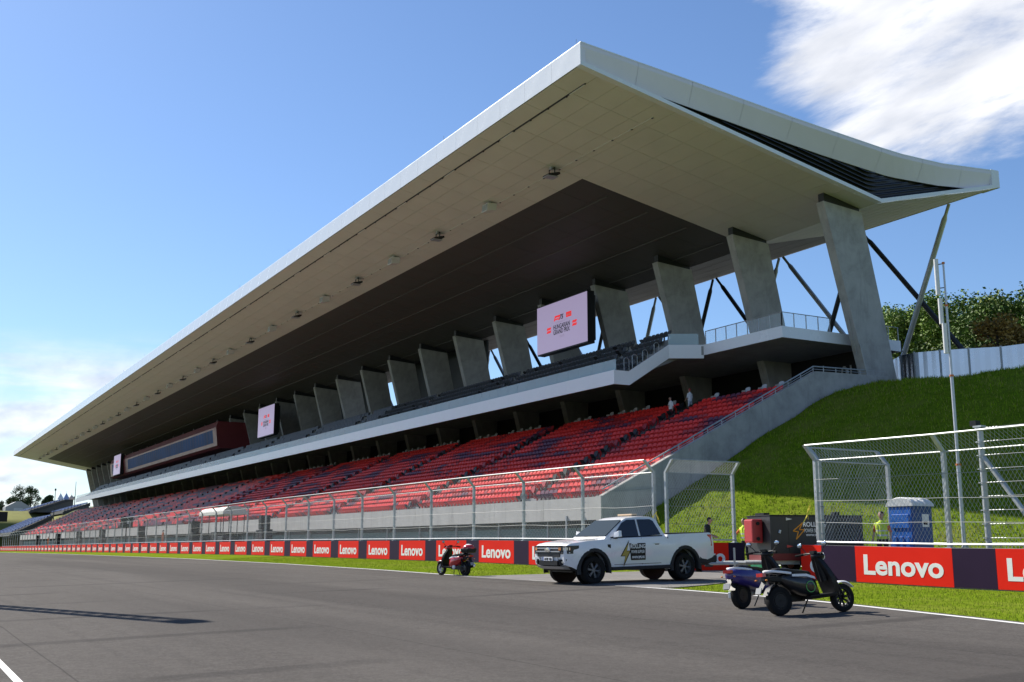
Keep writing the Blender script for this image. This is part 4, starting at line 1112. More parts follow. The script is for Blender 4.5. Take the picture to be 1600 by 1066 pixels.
    pl = tb('number_plate', t, lambda m: (m.box((-.26, 2.665, .66), (.26, 2.678, .76), LETTER), m.box((.222, 2.666, .66), (.262, 2.680, .76), mat('plate_blue', (.01, .05, .35), .4))))
    put_text('AI BK 420', BLACK, pl, (-.02, 2.681, .675), (-1, 0, 0), (0, 0, 1), .40, .07, bold=.01)
    # bonnet seams, wipers
    tb('bonnet_seam', body, lambda m: [m.tube([(s*.74, 1.22, 1.197), (s*.73, 1.9, 1.163), (s*.62, 2.40, 1.118)], .006, GREYPL, 4) for s in (-1, 1)])
    tb('wiper', cab, lambda m: (m.tube([(.5, 1.245, 1.215), (-.1, 1.19, 1.265)], .01, BLACK, 4), m.tube([(-.1, 1.245, 1.215), (-.62, 1.19, 1.26)], .01, BLACK, 4)))
    # bed: cover, tailgate, bumper, tow bar
    tb('bed_cover', t, lambda m: m.box((-.80, -2.60, 1.20), (.80, -.97, 1.305), BLACK), bevel=.015)
    tb('tailgate', t, lambda m: m.box((-.78, -2.715, .68), (.78, -2.66, 1.24), VANWHITE), bevel=.015)
    tb('rear_bumper', t, lambda m: (m.hexa([(-.965, -2.12, .46), (.965, -2.12, .50), (.90, -2.80, .50), (-.90, -2.80, .50), (-.962, -2.06, .72), (.962, -2.06, .72), (.88, -2.82, .66), (-.88, -2.82, .66)], GREYPL)), bevel=.02)
    tb('tow_bar', t, lambda m: (m.box((-.05, -3.05, .42), (.05, -2.6, .50), BLACK), m.ell((0, -3.05, .52), (.03, .03, .03), CHROME, 8, 6)))
    tb('chassis', t, lambda m: (m.box((-.55, -2.4, .34), (.55, 2.2, .62), BLACK), m.tube([(-.8, FY, WR), (.8, FY, WR)], .06, BLACK, 6), m.tube([(-.8, RY, WR), (.8, RY, WR)], .08, BLACK, 6)))
    tb('mud_flap', t, lambda m: [m.box((s*.82-.13, RY-.60, .20), (s*.82+.13, RY-.58, .60), BLACK) for s in (-1, 1)])
    tb('roof_light', t, lambda m: (m.box((-.35, -.25, 1.875), (.35, -.08, 1.895), BLACK), m.box((-.36, -.26, 1.895), (.36, -.07, 1.945), mat('beacon_amber', (.75, .55, .36), .3, 0, .1, 10))))
    # company decal on the left doors
    dc = tb('decal', t, lambda m: m.box((-.962, -.02, .62), (-.958, .58, 1.0), BLACK) if False else m.add([(-.9605, .44, .62), (-.9605, -.08, .62), (-.9585, -.10, 1.06), (-.9585, .48, 1.06)], [(0, 1, 2, 3)], BLACK), fixn=False)
    GOLD = mat('decal_gold', (.40, .30, .06), .45)
    D, Z = (0, -1, 0), (0, 0, 1)
    put_text('ROLLING', LETTER, dc, (-.9635, .18, .925), D, Z, .53, .115, bold=.02, thick=.002)
    put_text('POWER SUPPLIER', LETTER, dc, (-.964, .18, .80), D, Z, .47, .085, bold=.01, thick=.002)
    put_text('WWW.RPS.HU', LETTER, dc, (-.964, .18, .66), D, Z, .45, .075, bold=.03, thick=.002)
    def bolt(m, sc, x, mt):
        p = [(.66, .58), (.52, .72), (.60, .73), (.40, .98), (.55, 1.06), (.74, .82), (.64, .80)]
        p = [(.70, .50), (.46, .86), (.58, .86), (.50, 1.10), (.78, .74), (.64, .74)]
        c = (.62, .80); m.add([(x, c[0]+(a-c[0])*sc, c[1]+(b-c[1])*sc) for a, b in p], [(0, 1, 2, 5), (2, 3, 4, 5)], mt)
    tb('bolt_emblem', dc, lambda m: (bolt(m, 1.18, -.9620, BLACK), bolt(m, .9, -.9655, GOLD)), fixn=False)
    # raise the waistline of everything but the wheels
    def zr(z): return z if z < .5 else (.5+(z-.5)*1.09 if z < 1.3 else 1.372+(z-1.3)*.92)
    seen = set()
    for o in t.children_recursive:
        if o.type != 'MESH' or o.name.split('.')[0] in ('tyre', 'rim'): continue
        if o.name.startswith(('lettering', 'badge')): o.location.z = zr(o.location.z); continue
        if o.data.name in seen: continue
        seen.add(o.data.name)
        for v in o.data.vertices: v.co.z = zr(v.co.z)
    return t
TX, TY = -27.15, 17.55+1.70
pickup((TX, TY, .035), math.pi, 'white double cab pickup truck with lightning decal leaving the wall opening')
bpy.data.objects['pickup_truck'].rotation_euler = (math.atan(-.025), 0, math.pi)

# ------------------------------------------------------------------ scooters (local: +y forward)
def scooter(loc, rotz, label, paint, accent, seatc, style):
    t = thing('motor_scooter', loc, label, 'scooter', 'parked scooters', rotz); r = .245; WB = .68
    wheel(t, (0, WB, r), r, .1, -1, .10, 7 if style != 'black' else 9, GREYPL if style != 'red' else ALU, .70, BLACK, False)
    wheel(t, (0, -WB, r), r, .1, -1, .14, 5, BLACK if style != 'red' else ALU, .60, BLACK)
    # disc brake, fork
    tb('fork', t, lambda m: [m.tube([(s*.075, WB, r), (s*.075, WB-.20, .62)], .02, BLACK, 6) for s in (-1, 1)])
    tb('brake_disc', t, lambda m: m.lathe([(.09, 0), (.09, .004), (.055, .004)], (-.065, WB, r), (1, 0, 0), ALU, 16, False))
    def mudguard(m):
        n = 8; vs = []
        for i in range(n+1):
            a = R(35+95*i/n)
            for x, k in ((-.075, .025), (-.05, .05), (.05, .05), (.075, .025)): vs.append((x, WB+(r+k)*math.cos(a), r+(r+k)*math.sin(a)))
        m.add(vs, [(i*4+j, i*4+j+1, (i+1)*4+j+1, (i+1)*4+j) for i in range(n) for j in range(3)], accent)
    tb('front_mudguard', t, mudguard, smooth=60)
    # leg shield: tall curved panel from steering head down to floor
    def shield(m):
        st = [(.50, .30, .16), (.47, .45, .20), (.42, .60, .205), (.36, .74, .18), (.29, .88, .12), (.25, .96, .08)]
        vs = []
        for (y, z, w) in st:
            for f in (-1, -.6, 0, .6, 1): vs.append((f*w, y+.05*(1-f*f), z))
        for (y, z, w) in st:
            for f in (-1, -.6, 0, .6, 1): vs.append((f*w*.96, y-.09+.01*(1-f*f), z))
        n = len(st); o = n*5; fs = []
        for i in range(n-1):
            for j in range(4): fs += [(i*5+j, i*5+j+1, (i+1)*5+j+1, (i+1)*5+j)]
        m.add(vs, fs, accent)
        m.add(vs, [(o+i*5+j, o+(i+1)*5+j, o+(i+1)*5+j+1, o+i*5+j+1) for i in range(n-1) for j in range(4)]+[(i*5, (i+1)*5, o+(i+1)*5, o+i*5) for i in range(n-1)]+[(i*5+4, o+i*5+4, o+(i+1)*5+4, (i+1)*5+4) for i in range(n-1)]+[tuple((n-1)*5+j for j in range(5))+tuple(o+(n-1)*5+j for j in range(4, -1, -1))], BLACK)
    tb('leg_shield', t, shield, smooth=50)
    # steering column, headlamp cowl, handlebar, mirrors
    tb('steering_column', t, lambda m: m.tube([(0, .34, .55), (0, .27, .80), (0, .21, 1.00)], [.07, .06, .05], BLACK, 8))
    tb('headlamp_cowl', t, lambda m: (m.ell((0, .25, .98), (.13, .12, .075), paint if style == 'red' else BLACK, 12, 8), m.lathe([(.001, .035), (.06, .03), (.075, 0)], (0, .335, .975), (0, 1, .1), LETTER, 14)), smooth=60)
    hb = tb('handlebar', t, lambda m: (m.tube([(-.36, .06, 1.0), (-.20, .17, 1.03), (0, .21, 1.02), (.20, .17, 1.03), (.36, .06, 1.0)], .016, BLACK, 6), [m.tube([(s*.37, .055, 1.0), (s*.25, .135, 1.02)], .024, RUBBER, 6) for s in (-1, 1)], [m.tube([(s*.34, .12, 1.0), (s*.20, .22, 1.02)], .009, ALU, 4) for s in (-1, 1)], m.box((-.06, .13, 1.02), (.06, .20, 1.07), BLACK)), smooth=50)
    for s in (-1, 1):
        tb('mirror', hb, lambda m: (m.tube([(s*.20, .17, 1.03), (s*.27, .18, 1.10), (s*.32, .16, 1.14)], .008, BLACK, 5), m.ell((s*.34, .155, 1.18), (.068, .016, .045), BLACK, 12, 6), m.ell((s*.34, .141, 1.18), (.060, .006, .038), mat('mirror_glass', (.45, .52, .62), .1, 1, 0), 12, 6)), smooth=60)
    # floor and underbody
    tb('floorboard', t, lambda m: (m.hexa([(-.16, -.14, .24), (.16, -.14, .24), (.17, .46, .28), (-.17, .46, .28), (-.19, -.14, .31), (.19, -.14, .31), (.19, .44, .34), (-.19, .44, .34)], BLACK)), bevel=.015)
    # rear bodywork: lofted shell
    def rear(m):
        if style == 'blue': st = [(.06, .30, .44, .13), (-.12, .28, .66, .19), (-.30, .32, .72, .21), (-.55, .38, .74, .215), (-.78, .44, .74, .20), (-.92, .50, .73, .14), (-.97, .56, .70, .07)]
        else: st = [(.12, .27, .35, .12), (.03, .27, .60, .17), (-.10, .28, .69, .20), (-.30, .33, .70, .205), (-.48, .42, .70, .19), (-.60, .52, .69, .14), (-.66, .58, .67, .07)]
        vs = []; nn = 10
        for (y, z0, z1, w) in st:
            for j in range(nn):
                a = 2*math.pi*j/nn; cx = math.copysign(abs(math.cos(a))**.6, math.cos(a)); cz = math.copysign(abs(math.sin(a))**.6, math.sin(a))
                vs.append((w*cx, y, (z0+z1)/2+(z1-z0)/2*cz))
        fs = [(i*nn+j, i*nn+(j+1) % nn, (i+1)*nn+(j+1) % nn, (i+1)*nn+j) for i in range(len(st)-1) for j in range(nn)]
        fs += [tuple(range(nn-1, -1, -1)), tuple((len(st)-1)*nn+j for j in range(nn))]
        m.add(vs, fs, paint)
    tb('rear_body', t, rear, smooth=60)
    if style != 'blue':
        [tb('side_stripe', t, lambda m: m.add([(s*.196, .0, .585), (s*.212, -.20, .635), (s*.208, -.50, .645), (s*.206, -.50, .685), (s*.210, -.20, .68), (s*.19, -.02, .63)], [(0, 1, 4, 5), (1, 2, 3, 4)], accent if style == 'black' else LETTER), fixn=False) for s in (-1, 1)]
    def seat(m):
        st = [(.0, .66, .69, .08), (-.07, .66, .73, .13), (-.24, .67, .755, .155), (-.40, .69, .765, .155), (-.54, .70, .80, .145), (-.70, .70, .80, .12), (-.77, .71, .77, .07)]
        vs = []; nn = 8
        for (y, z0, z1, w) in st:
            for j in range(nn):
                a = 2*math.pi*j/nn+.39; cx = math.copysign(abs(math.cos(a))**.6, math.cos(a)); cz = math.copysign(abs(math.sin(a))**.6, math.sin(a)); vs.append((w*cx, y, (z0+z1)/2+(z1-z0)/2*cz))
        m.add(vs, [(i*nn+j, i*nn+(j+1) % nn, (i+1)*nn+(j+1) % nn, (i+1)*nn+j) for i in range(len(st)-1) for j in range(nn)]+[tuple(range(nn-1, -1, -1)), tuple((len(st)-1)*nn+j for j in range(nn))], seatc)
    tb('saddle', t, seat, smooth=60)
    tb('grab_rail', t, lambda m: m.tube([(-.15, -.48, .70), (-.17, -.68, .725), (-.13, -.84, .745), (0, -.90, .75), (.13, -.84, .745), (.17, -.68, .725), (.15, -.48, .70)], .022, LETTER if style != 'red' else BLACK, 6), smooth=60)
    # swing arm with motor cover, exhaust, plate, lamp, stands
    tb('swing_arm', t, lambda m: (m.hexa([(-.15, -.88, .20), (-.08, -.88, .20), (-.08, -.05, .22), (-.15, -.05, .22), (-.15, -.88, .32), (-.08, -.88, .32), (-.08, -.05, .36), (-.15, -.05, .36)], BLACK if style != 'blue' else ALU), m.lathe([(.12, 0), (.12, .035), (.08, .05)], (-.10, -WB, r), (-1, 0, 0), BLACK, 16), m.lathe([(.09, 0), (.085, .03), (.03, .04)], (-.14, -.22, .30), (-1, 0, 0), ALU if style == 'red' else BLACK, 16)), bevel=.012)
    tb('shock_absorber', t, lambda m: m.tube([(-.12, -.70, .30), (-.12, -.60, .60)], .03, RUBBER, 7))
    if style == 'red':
        tb('exhaust', t, lambda m: (m.tube([(.15, -.15, .24), (.16, -.45, .26), (.17, -.98, .36)], [.03, .055, .06], GREYPL, 8), m.lathe([(.061, 0), (.05, .01)], (.17, -.98, .36), (0, -1, .19), CHROME, 10)), smooth=50)
        bx = tb('top_case', t, lambda m: m.hexa([(-.19, -1.04, .80), (.19, -1.04, .80), (.20, -.66, .80), (-.20, -.66, .80), (-.22, -1.08, .96), (.22, -1.08, .96), (.22, -.64, .96), (-.22, -.64, .96)], BLACK), bevel=.04)
        tb('case_lid', bx, lambda m: m.ell((0, -.86, .97), (.22, .22, .13), paint, 14, 10), smooth=60)
        tb('lid_painted_shine', bx, lambda m: m.ell((0, -.85, 1.015), (.16, .17, .095), LETTER, 12, 8), smooth=60)  # white cap paints the shine on top of the lid
    if style != 'blue': tb('tail_unit', t, lambda m: m.hexa([(-.09, -.60, .55), (.09, -.60, .55), (.06, -.98, .58), (-.06, -.98, .58), (-.10, -.60, .66), (.10, -.60, .66), (.07, -.96, .66), (-.07, -.96, .66)], BLACK), bevel=.02)
    def tail(m):
        m.box((-.09, -1.03, .66), (.09, -.96, .72), mat('red_lamp', (.45, .012, .014), .2, 0, 0, coat=1))
        for s in (-1, 1): m.ell((s*.15, -1.0, .60), (.022, .025, .016), mat('amber_lamp', (.8, .28, .06), .3, 0, 0), 8, 6)
    tb('tail_lamp', t, tail)
    tb('plate_holder', t, lambda m: (m.hexa([(-.07, -.93, .60), (.07, -.93, .60), (.06, -1.10, .36), (-.06, -1.10, .36), (-.07, -.91, .62), (.07, -.91, .62), (.06, -1.08, .37), (-.06, -1.08, .37)], BLACK), m.hexa([(-.075, -1.085, .38), (.075, -1.085, .38), (.075, -1.05, .47), (-.075, -1.05, .47), (-.075, -1.10, .375), (.075, -1.10, .375), (.075, -1.065, .475), (-.075, -1.065, .475)], mat('scooter_plate', (.30, .30, .29), .5))))
    tb('rear_mudguard', t, lambda m: m.add([(x, -WB+(r+.04)*math.cos(R(a)), r+(r+.04)*math.sin(R(a))) for a in (70, 100, 130, 160) for x in (-.08, .08)], [(2*i, 2*i+1, 2*i+3, 2*i+2) for i in range(3)], BLACK), smooth=60)
    tb('side_stand', t, lambda m: (m.tube([(-.10, .02, .26), (-.20, -.06, .01)], .014, BLACK, 5), m.box((-.24, -.09, 0), (-.17, -.03, .012), BLACK)) if style != 'red' else [m.tube([(s*.09, -.16, .26), (s*.14, -.22, 0)], .016, BLACK, 5) for s in (-1, 1)])
    if style == 'black':
        for s in (-1, 1):
          def ring(m):
            if True:
                vs = []; n = 28
                for rr in (.085, .097):
                    for i in range(n): a = 2*math.pi*i/n; vs.append((s*(.209), -.13+rr*math.cos(a), .46+rr*math.sin(a)))
                m.add(vs, [(i, (i+1) % n, n+(i+1) % n, n+i) for i in range(n)], mat('green_ring', (.08, .42, .08), .4))
          tb('ring_emblem', t, ring, fixn=False)
        tb('battery_bag', t, lambda m: m.hexa([(-.15, -.86, .86), (.15, -.86, .86), (.13, -.60, .86), (-.13, -.60, .86), (-.14, -.84, 1.0), (.14, -.84, 1.0), (.12, -.62, 1.0), (-.12, -.62, 1.0)], BLACK)) if False else None
    if style == 'blue':
        p = tb('brand_strip', t, lambda m: m.box((-.2075, -.50, .60), (-.2065, -.16, .60+.002), paint))
        tb('brand_mark', p, lambda m: (m.box((-.2095, -.30, .628), (-.2080, -.20, .642), LETTER), m.box((-.2095, -.44, .632), (-.2080, -.32, .638), LETTER)))
    return t
BLUEP = mat('purple_blue_paint', (.035, .022, .17), .3, 0, .04, 2, coat=.7)
REDP = mat('scooter_red_paint', (.42, .010, .016), .28, 0, .04, 2, coat=.8)
BLKP = mat('scooter_black_paint', (.012, .012, .014), .35, 0, .1, 3, coat=.4)
def gp(x, y): return (x, y, gz(x, y)+.004)
def heading(a, b): return math.atan2(b[1]-a[1], b[0]-a[0])-math.pi/2
s1 = scooter(gp(-14.39, 14.17), R(-6.5), 'black and white electric scooter with a green ring on its flank', BLKP, LETTER, BLACK, 'black')
s2 = scooter(gp(-16.30, 14.82), R(10.4), 'purple blue electric scooter parked behind the black one', BLUEP, BLACK, BLACK, 'blue')
s3 = scooter(gp(-35.68, 17.80), R(102), 'red petrol scooter with a top case parked at the grass edge', REDP, REDP, BLACK, 'red')
for s in (s1, s2): s.rotation_euler[0] = .025; s.rotation_euler[1] = R(-4); s.location.z -= .004
# ------------------------------------------------------------------ generator trailer
def trailer():
    x0, x1, y0, y1, z0 = -27.95, -26.35, 24.45, 27.75, .16
    t = thing('generator_trailer', ((x0+x1)/2, 26.1, z0), 'black generator trailer with lightning decal standing in the wall opening', 'trailer')
    BLKT = mat('trailer_black', (.022, .022, .024), .45, 0, .15, 3)
    def b(nm, f, parent=t, **k): mb = MB(); f(mb); return mb.build(nm, parent, **k)
    hs = b('housing', lambda m: m.box((x0, y0, .78), (x1, y1, 2.0), BLKT), bevel=.02)
    b('lower_panel', lambda m: m.box((x0+.02, y0+.02, .60), (x1+.006, y1-.02, .82), mat('trailer_red', (.16, .02, .02), .45)), hs)
    b('roof_rim', lambda m: m.box((x0-.02, y0-.02, 2.0), (x1+.02, y1+.02, 2.03), GREYPL), hs)
    for y in (25.08, 26.7): b('door_seam', lambda m: m.box((x1, y-.006, .85), (x1+.004, y+.006, 1.96), BLACK), hs)
    for z in (1.0, 1.85): b('hinge', lambda m: m.prism([(25.30, z), (25.42, z+.05), (25.30, z+.10)] if 0 else [(25.0, z), (25.0, z+.09), (25.22, z+.045)], 'x', x1, x1+.02, mat('hinge_red', (.55, .06, .05), .5) if z < 1.5 else ALU), hs)
    b('latch', lambda m: (m.tube([(x1+.02, 24.75, 1.45), (x1+.02, 24.78, 1.55)], .04, ALU, 6)), hs)
    b('lifting_eye', lambda m: (m.box((x0+.5, y0+.05, 2.03), (x0+1.1, y0+.25, 2.10), BLACK), m.box((x1-.5, 26.9, 2.03), (x1-.3, 27.1, 2.14), BLACK)), hs)
    b('vent_grille', lambda m: [m.box((x1, 26.75, 1.05+.09*i), (x1+.03, 27.65, 1.10+.09*i), BLACK) for i in range(9)], hs)
    b('red_tank', lambda m: m.box((x0+.55, y0-.40, 1.15), (x0+1.15, y0-.02, 1.90), mat('tank_red', (.38, .022, .026), .4)), t, bevel=.05)
    b('tank_cap', lambda m: [m.lathe([(.06, 0), (.06, .03)], (x0+1.16, y0-.21, z), (1, 0, 0), BLACK, 10) for z in (1.76, 1.28)], t)
    b('frame', lambda m: (m.box((x0+.1, y0-.2, .48), (x1-.1, y1, .60), GALV), m.tube([(x0+.3, y0, .52), ((x0+x1)/2, 22.6, .50)], .05, GALV, 6), m.tube([(x1-.3, y0, .52), ((x0+x1)/2, 22.6, .50)], .05, GALV, 6), m.box(((x0+x1)/2-.06, 22.3, .46), ((x0+x1)/2+.06, 22.9, .58), BLACK), m.tube([(x1-.25, 23.3, .2), (x1-.25, 23.3, 1.0)], .035, GALV, 6), m.box((x0, y0-.9, .54), (x1, y0-.25, .58), GALV)), t)
    RIMR = mat('faded_red_rim', (.40, .13, .10), .6, 0, .2, 12)
    for s, x in ((1, x1-.06), (-1, x0+.06)):
        mb = MB(); r = .36; c = (x, 25.95, .16+r)
        h = .11; mb.lathe([(r*.6, -h), (r*.9, -h), (r, -h*.5), (r, h*.5), (r*.9, h), (r*.6, h)], c, (1, 0, 0), RUBBER, 26, False); ty = mb.build('tyre', t, smooth=40)
        mb = MB(); mb.lathe([(r*.6, h*.9*s), (r*.52, h*.8*s), (r*.48, h*.3*s), (r*.2, h*.5*s), (.01, h*.7*s)], c, (1, 0, 0), RIMR, 22, False)
        for k in range(8): a = k*.785; mb.lathe([(.025, 0), (.025, .006)], (x+s*h*.45, 25.95+.15*math.cos(a), .16+r+.15*math.sin(a)), (s, 0, 0), BLACK, 8)
        mb.build('rim', ty, smooth=40)
        mb = MB(); vs = []
        for i in range(11):
            a = R(-5+190*i/10)
            for dx in (-.15, .15): vs.append((x+dx+s*.06, 25.95+.47*math.cos(a), .50+.45*math.sin(a)))
        mb.add(vs, [(2*i, 2*i+1, 2*i+3, 2*i+2) for i in range(10)], GREYPL); mb.build('mudguard', t, smooth=50)
    l = LOC[t.name]; D, Z = (0, 1, 0), (0, 0, 1)
    ORG = mat('decal_orange', (.75, .30, .02), .5)
    put_text('ROLLING', LETTER, hs, (x1+.004-l[0], 26.0-l[1], 1.66-l[2]), D, Z, .80, .15, bold=.02)
    put_text('POWER SUPPLIER', LETTER, hs, (x1+.004-l[0], 26.0-l[1], 1.48-l[2]), D, Z, .74, .12, bold=.0)
    put_text('WWW.RPS.HU', LETTER, hs, (x1+.004-l[0], 26.0-l[1], 1.36-l[2]), D, Z, .62, .07, bold=.02)
    b('bolt_emblem', lambda m: [m.tube([(x1+.006, a[0]-.62, a[1]), (x1+.006, c[0]-.62, c[1])], .018, ORG, 4) for a, c in zip([(26.20, 1.78), (25.86, 1.52), (26.04, 1.50), (25.96, 1.26), (26.26, 1.56), (26.08, 1.57)], [(25.86, 1.52), (26.04, 1.50), (25.96, 1.26), (26.26, 1.56), (26.08, 1.57), (26.20, 1.78)])], hs)
    t.location.x += .48; t.rotation_euler = (0, 0, R(-15))
    return t
trailer()
mb = MB(); mb.box((-33.6, 29.9, -.1), (-32.3, 29.95, .85), mat('green_sheet', (.03, .30, .16), .6)); mb.box((-33.6, 29.95, -.1), (-33.5, 30.6, .85), MATS['green_sheet']); tag(mb.build('green_board'), 'low green board beside the marshal at the wall opening', 'board')

# ------------------------------------------------------------------ people
ORANGE = mat('orange_cloth', (.70, .16, .03), .8, 0, .1, 14); HIVIS = mat('hi_vis_yellow', (.62, .80, .05), .75, 0, .08, 14)
TROUS = mat('dark_trousers', (.020, .020, .024), .85, 0, .15, 14); WTEE = mat('white_tee', (.72, .72, .74), .85, 0, .06, 14); BTEE = mat('black_tee', (.018, .02, .018), .85, 0, .1, 14)
WINE = mat('wine_trousers', (.10, .012, .015), .85, 0, .1, 14); PALET = mat('pale_trousers', (.45, .47, .50), .85, 0, .1, 14); SHOE = mat('dark_shoes', (.02, .02, .02), .6)
def person(loc, rotz, label, cl, arms, head_tilt=0, bend=0, group=None):
    """one continuous body, remeshed from tapered limbs; facing local +y; cl: dict of materials"""
    segs = []
    def S(a, b, ra, rb, k): segs.append((Vector(a), Vector(b), ra, rb, k))
    bd = Vector((0, math.sin(bend), math.cos(bend))); hip = Vector((0, 0, .92)); sh = hip+bd*.50; nk = hip+bd*.60; hd = nk+(bd+Vector((0, math.sin(head_tilt), 0))).normalized()*.16
    for s in (-1, 1):
        S((s*.10, -.01, .90), (s*.12, .02, .50), .090, .062, 'leg'); S((s*.12, .02, .50), (s*.13, -.03, .10), .060, .040, 'leg'); S((s*.13, -.05, .05), (s*.145, .14, .035), .042, .034, 'shoe')
        el, ha = arms[0 if s < 0 else 1]
        p = sh+Vector((s*.185, 0, -.03)); S(p, el, .058, .044, 'sleeve'); S(el, ha, .040, .028, 'skin')
        d = (Vector(ha)-Vector(el)).normalized(); side = d.cross(Vector((0, 1, .2))).normalized()
        pm = Vector(ha)+d*.06; S(ha, pm, .030, .030, 'skin')
        for q in range(4): f = pm+side*(.016*(q-1.5)); S(f, f+d*(.055+.012*(1.5-abs(q-1.3)))+Vector((0, .012, -.012)), .0105, .009, 'skin')
        S(Vector(ha)+side*.02, Vector(ha)+side*.05+d*.05, .011, .010, 'skin')
        S((s*.06, 0, .90), sh+Vector((s*.10, 0, -.06)), .110, .105, 'top')
        S(sh+Vector((0, 0, -.02)), p, .085, .068, 'top')
    S((0, 0, .88), (0, 0, 1.0), .115, .115, 'leg' if False else 'top'); S(hip, sh, .12, .12, 'top'); S(nk-bd*.08, hd-bd*.05, .055, .052, 'skin')
    S(hd-bd*.045+Vector((0, .012, 0)), hd+bd*.035, .070, .086, 'skin'); S(hd+bd*.04-Vector((0, .02, 0)), hd+bd*.045-Vector((0, .01, 0)), .092, .088, 'hair'); S(hd+bd*.02+Vector((0, .095, 0)), hd+bd*.0+Vector((0, .112, -.012)), .016, .017, 'skin')
    for s in (-1, 1): S(hd+Vector((s*.088, -.005, .02)), hd+Vector((s*.093, -.01, -.02)), .016, .013, 'skin')
    mb = MB()
    for a, b, ra, rb, k in segs:
        mb.tube([a-(b-a).normalized()*ra*.5, a, b, b+(b-a).normalized()*rb*.5], [ra*.75, ra, rb, rb*.75], SKIN, 10); mb.ell(a, (ra, ra, ra), SKIN, 10, 6); mb.ell(b, (rb, rb, rb), SKIN, 10, 6)
    tmp = bpy.data.objects.new('tmp', mb.mesh('tmp')); COL.objects.link(tmp); r = tmp.modifiers.new('r', 'REMESH'); r.mode = 'VOXEL'; r.voxel_size = .011; r.use_smooth_shade = True
    sm_ = tmp.modifiers.new('s', 'SMOOTH'); sm_.factor = .5; sm_.iterations = 3
    bpy.context.view_layer.update()
    me = bpy.data.meshes.new_from_object(tmp.evaluated_get(bpy.context.evaluated_depsgraph_get())); bpy.data.objects.remove(tmp); me.name = 'person'
    keys = list(cl.keys()); me.materials.clear()
    for k in keys: me.materials.append(cl[k])
    idx = []
    for p in me.polygons:
        c = p.center; best = 9; bk = 'skin'
        for a, b, ra, rb, k in segs:
            ab = b-a; t = max(0, min(1, (c-a).dot(ab)/max(1e-6, ab.length_squared))); d = (c-(a+ab*t)).length-(ra+(rb-ra)*t)
            if d < best: best = d; bk = k
        if bk == 'skin' and c.z > hd.z+.055 and c.y < hd.y+.06: bk = 'hair'
        if bk == 'skin' and c.z > hd.z-.06 and c.y < hd.y-.03 and c.z > nk.z+.06: bk = 'hair'
        if bk == 'top' and c.z < .93: bk = 'leg'
        if bk == 'top' and 'band' in cl and (1.02 < c.z < 1.07 or 1.17 < c.z < 1.21): bk = 'band'
        if bk == 'sleeve' and 'vestsleeve' in cl: bk = 'sleeve'
        idx.append(keys.index(bk))
    me.polygons.foreach_set('material_index', idx)
    o = bpy.data.objects.new('person', me); COL.objects.link(o); o.location = loc; o.rotation_euler = (0, 0, rotz); tag(o, label, 'person', group)
    # face: eyes and mouth
    m2 = MB()
    for s in (-1, 1): m2.ell(tuple(hd+Vector((s*.033, .083, .022))), (.013, .010, .008), BLACK, 8, 6)
    m2.ell(tuple(hd+Vector((0, .090, -.052))), (.024, .008, .006), mat('lips', (.35, .14, .12), .6), 8, 6)
    m2.build('face_features', o, world=False, smooth=60)
    return o
VEST = dict(skin=SKIN, hair=HAIR, top=HIVIS, sleeve=ORANGE, leg=TROUS, shoe=SHOE, band=mat('reflective_band', (.62, .63, .62), .4))
DOWN = [((-.27, -.03, 1.16), (-.29, .05, .92)), ((.27, -.03, 1.16), (.29, .05, .92))]
# marshal with a hand on the wall end
person((-33.42, 29.5, .32), R(180), 'marshal in yellow vest and orange shirt leaning a hand on the wall end', VEST, [((-.27, -.03, 1.16), (-.25, .08, .93)), ((.30, .20, 1.18), (.10, .42, 1.0))], -.05, .06)
person((-24.80, 27.6, .34), R(200), 'marshal in yellow vest standing behind the fence beside the blue toilet', VEST, DOWN, .05)
person((-31.5, 26.0, .30), R(-50), 'dark haired man in black shirt looking down behind the pickup bed', dict(skin=SKIN, hair=HAIR, top=BTEE, sleeve=BTEE, leg=TROUS, shoe=SHOE), [((-.24, .06, 1.16), (-.12, .28, 1.10)), ((.24, .06, 1.16), (.10, .28, 1.08))], .55, .06)
person((-59.75, 46.5, row(14)[1]+.2), R(170), 'spectator in white shirt and wine trousers with arm folded at the aisle top', dict(skin=SKIN, hair=HAIR, top=WTEE, sleeve=WTEE, leg=WINE, shoe=SHOE), [((-.27, -.03, 1.16), (-.30, .02, .92)), ((.26, .04, 1.18), (.02, .20, 1.22))], .2)
person((-59.2, 47.75, CONZ-.35), R(100), 'spectator in white shirt and red cap standing sideways behind the red seats', dict(skin=SKIN, hair=mat('red_cap', (.30, .03, .03), .7), top=WTEE, sleeve=WTEE, leg=PALET, shoe=SHOE), [((-.26, .02, 1.16), (-.20, .22, 1.0)), ((.26, .02, 1.16), (.20, .22, 1.0))], .1)
OV = dict(skin=SKIN, hair=HAIR, top=ORANGE, sleeve=ORANGE, leg=ORANGE, shoe=SHOE)
person((-124.6, 26.5, zb(-124)+.7), R(180), 'marshal in orange overalls behind the long fence near the white canopy', OV, DOWN)
person((-222.7, 26.5, zb(-222)+.9), R(190), 'marshal in orange overalls far along the fence beyond the black board', OV, DOWN)

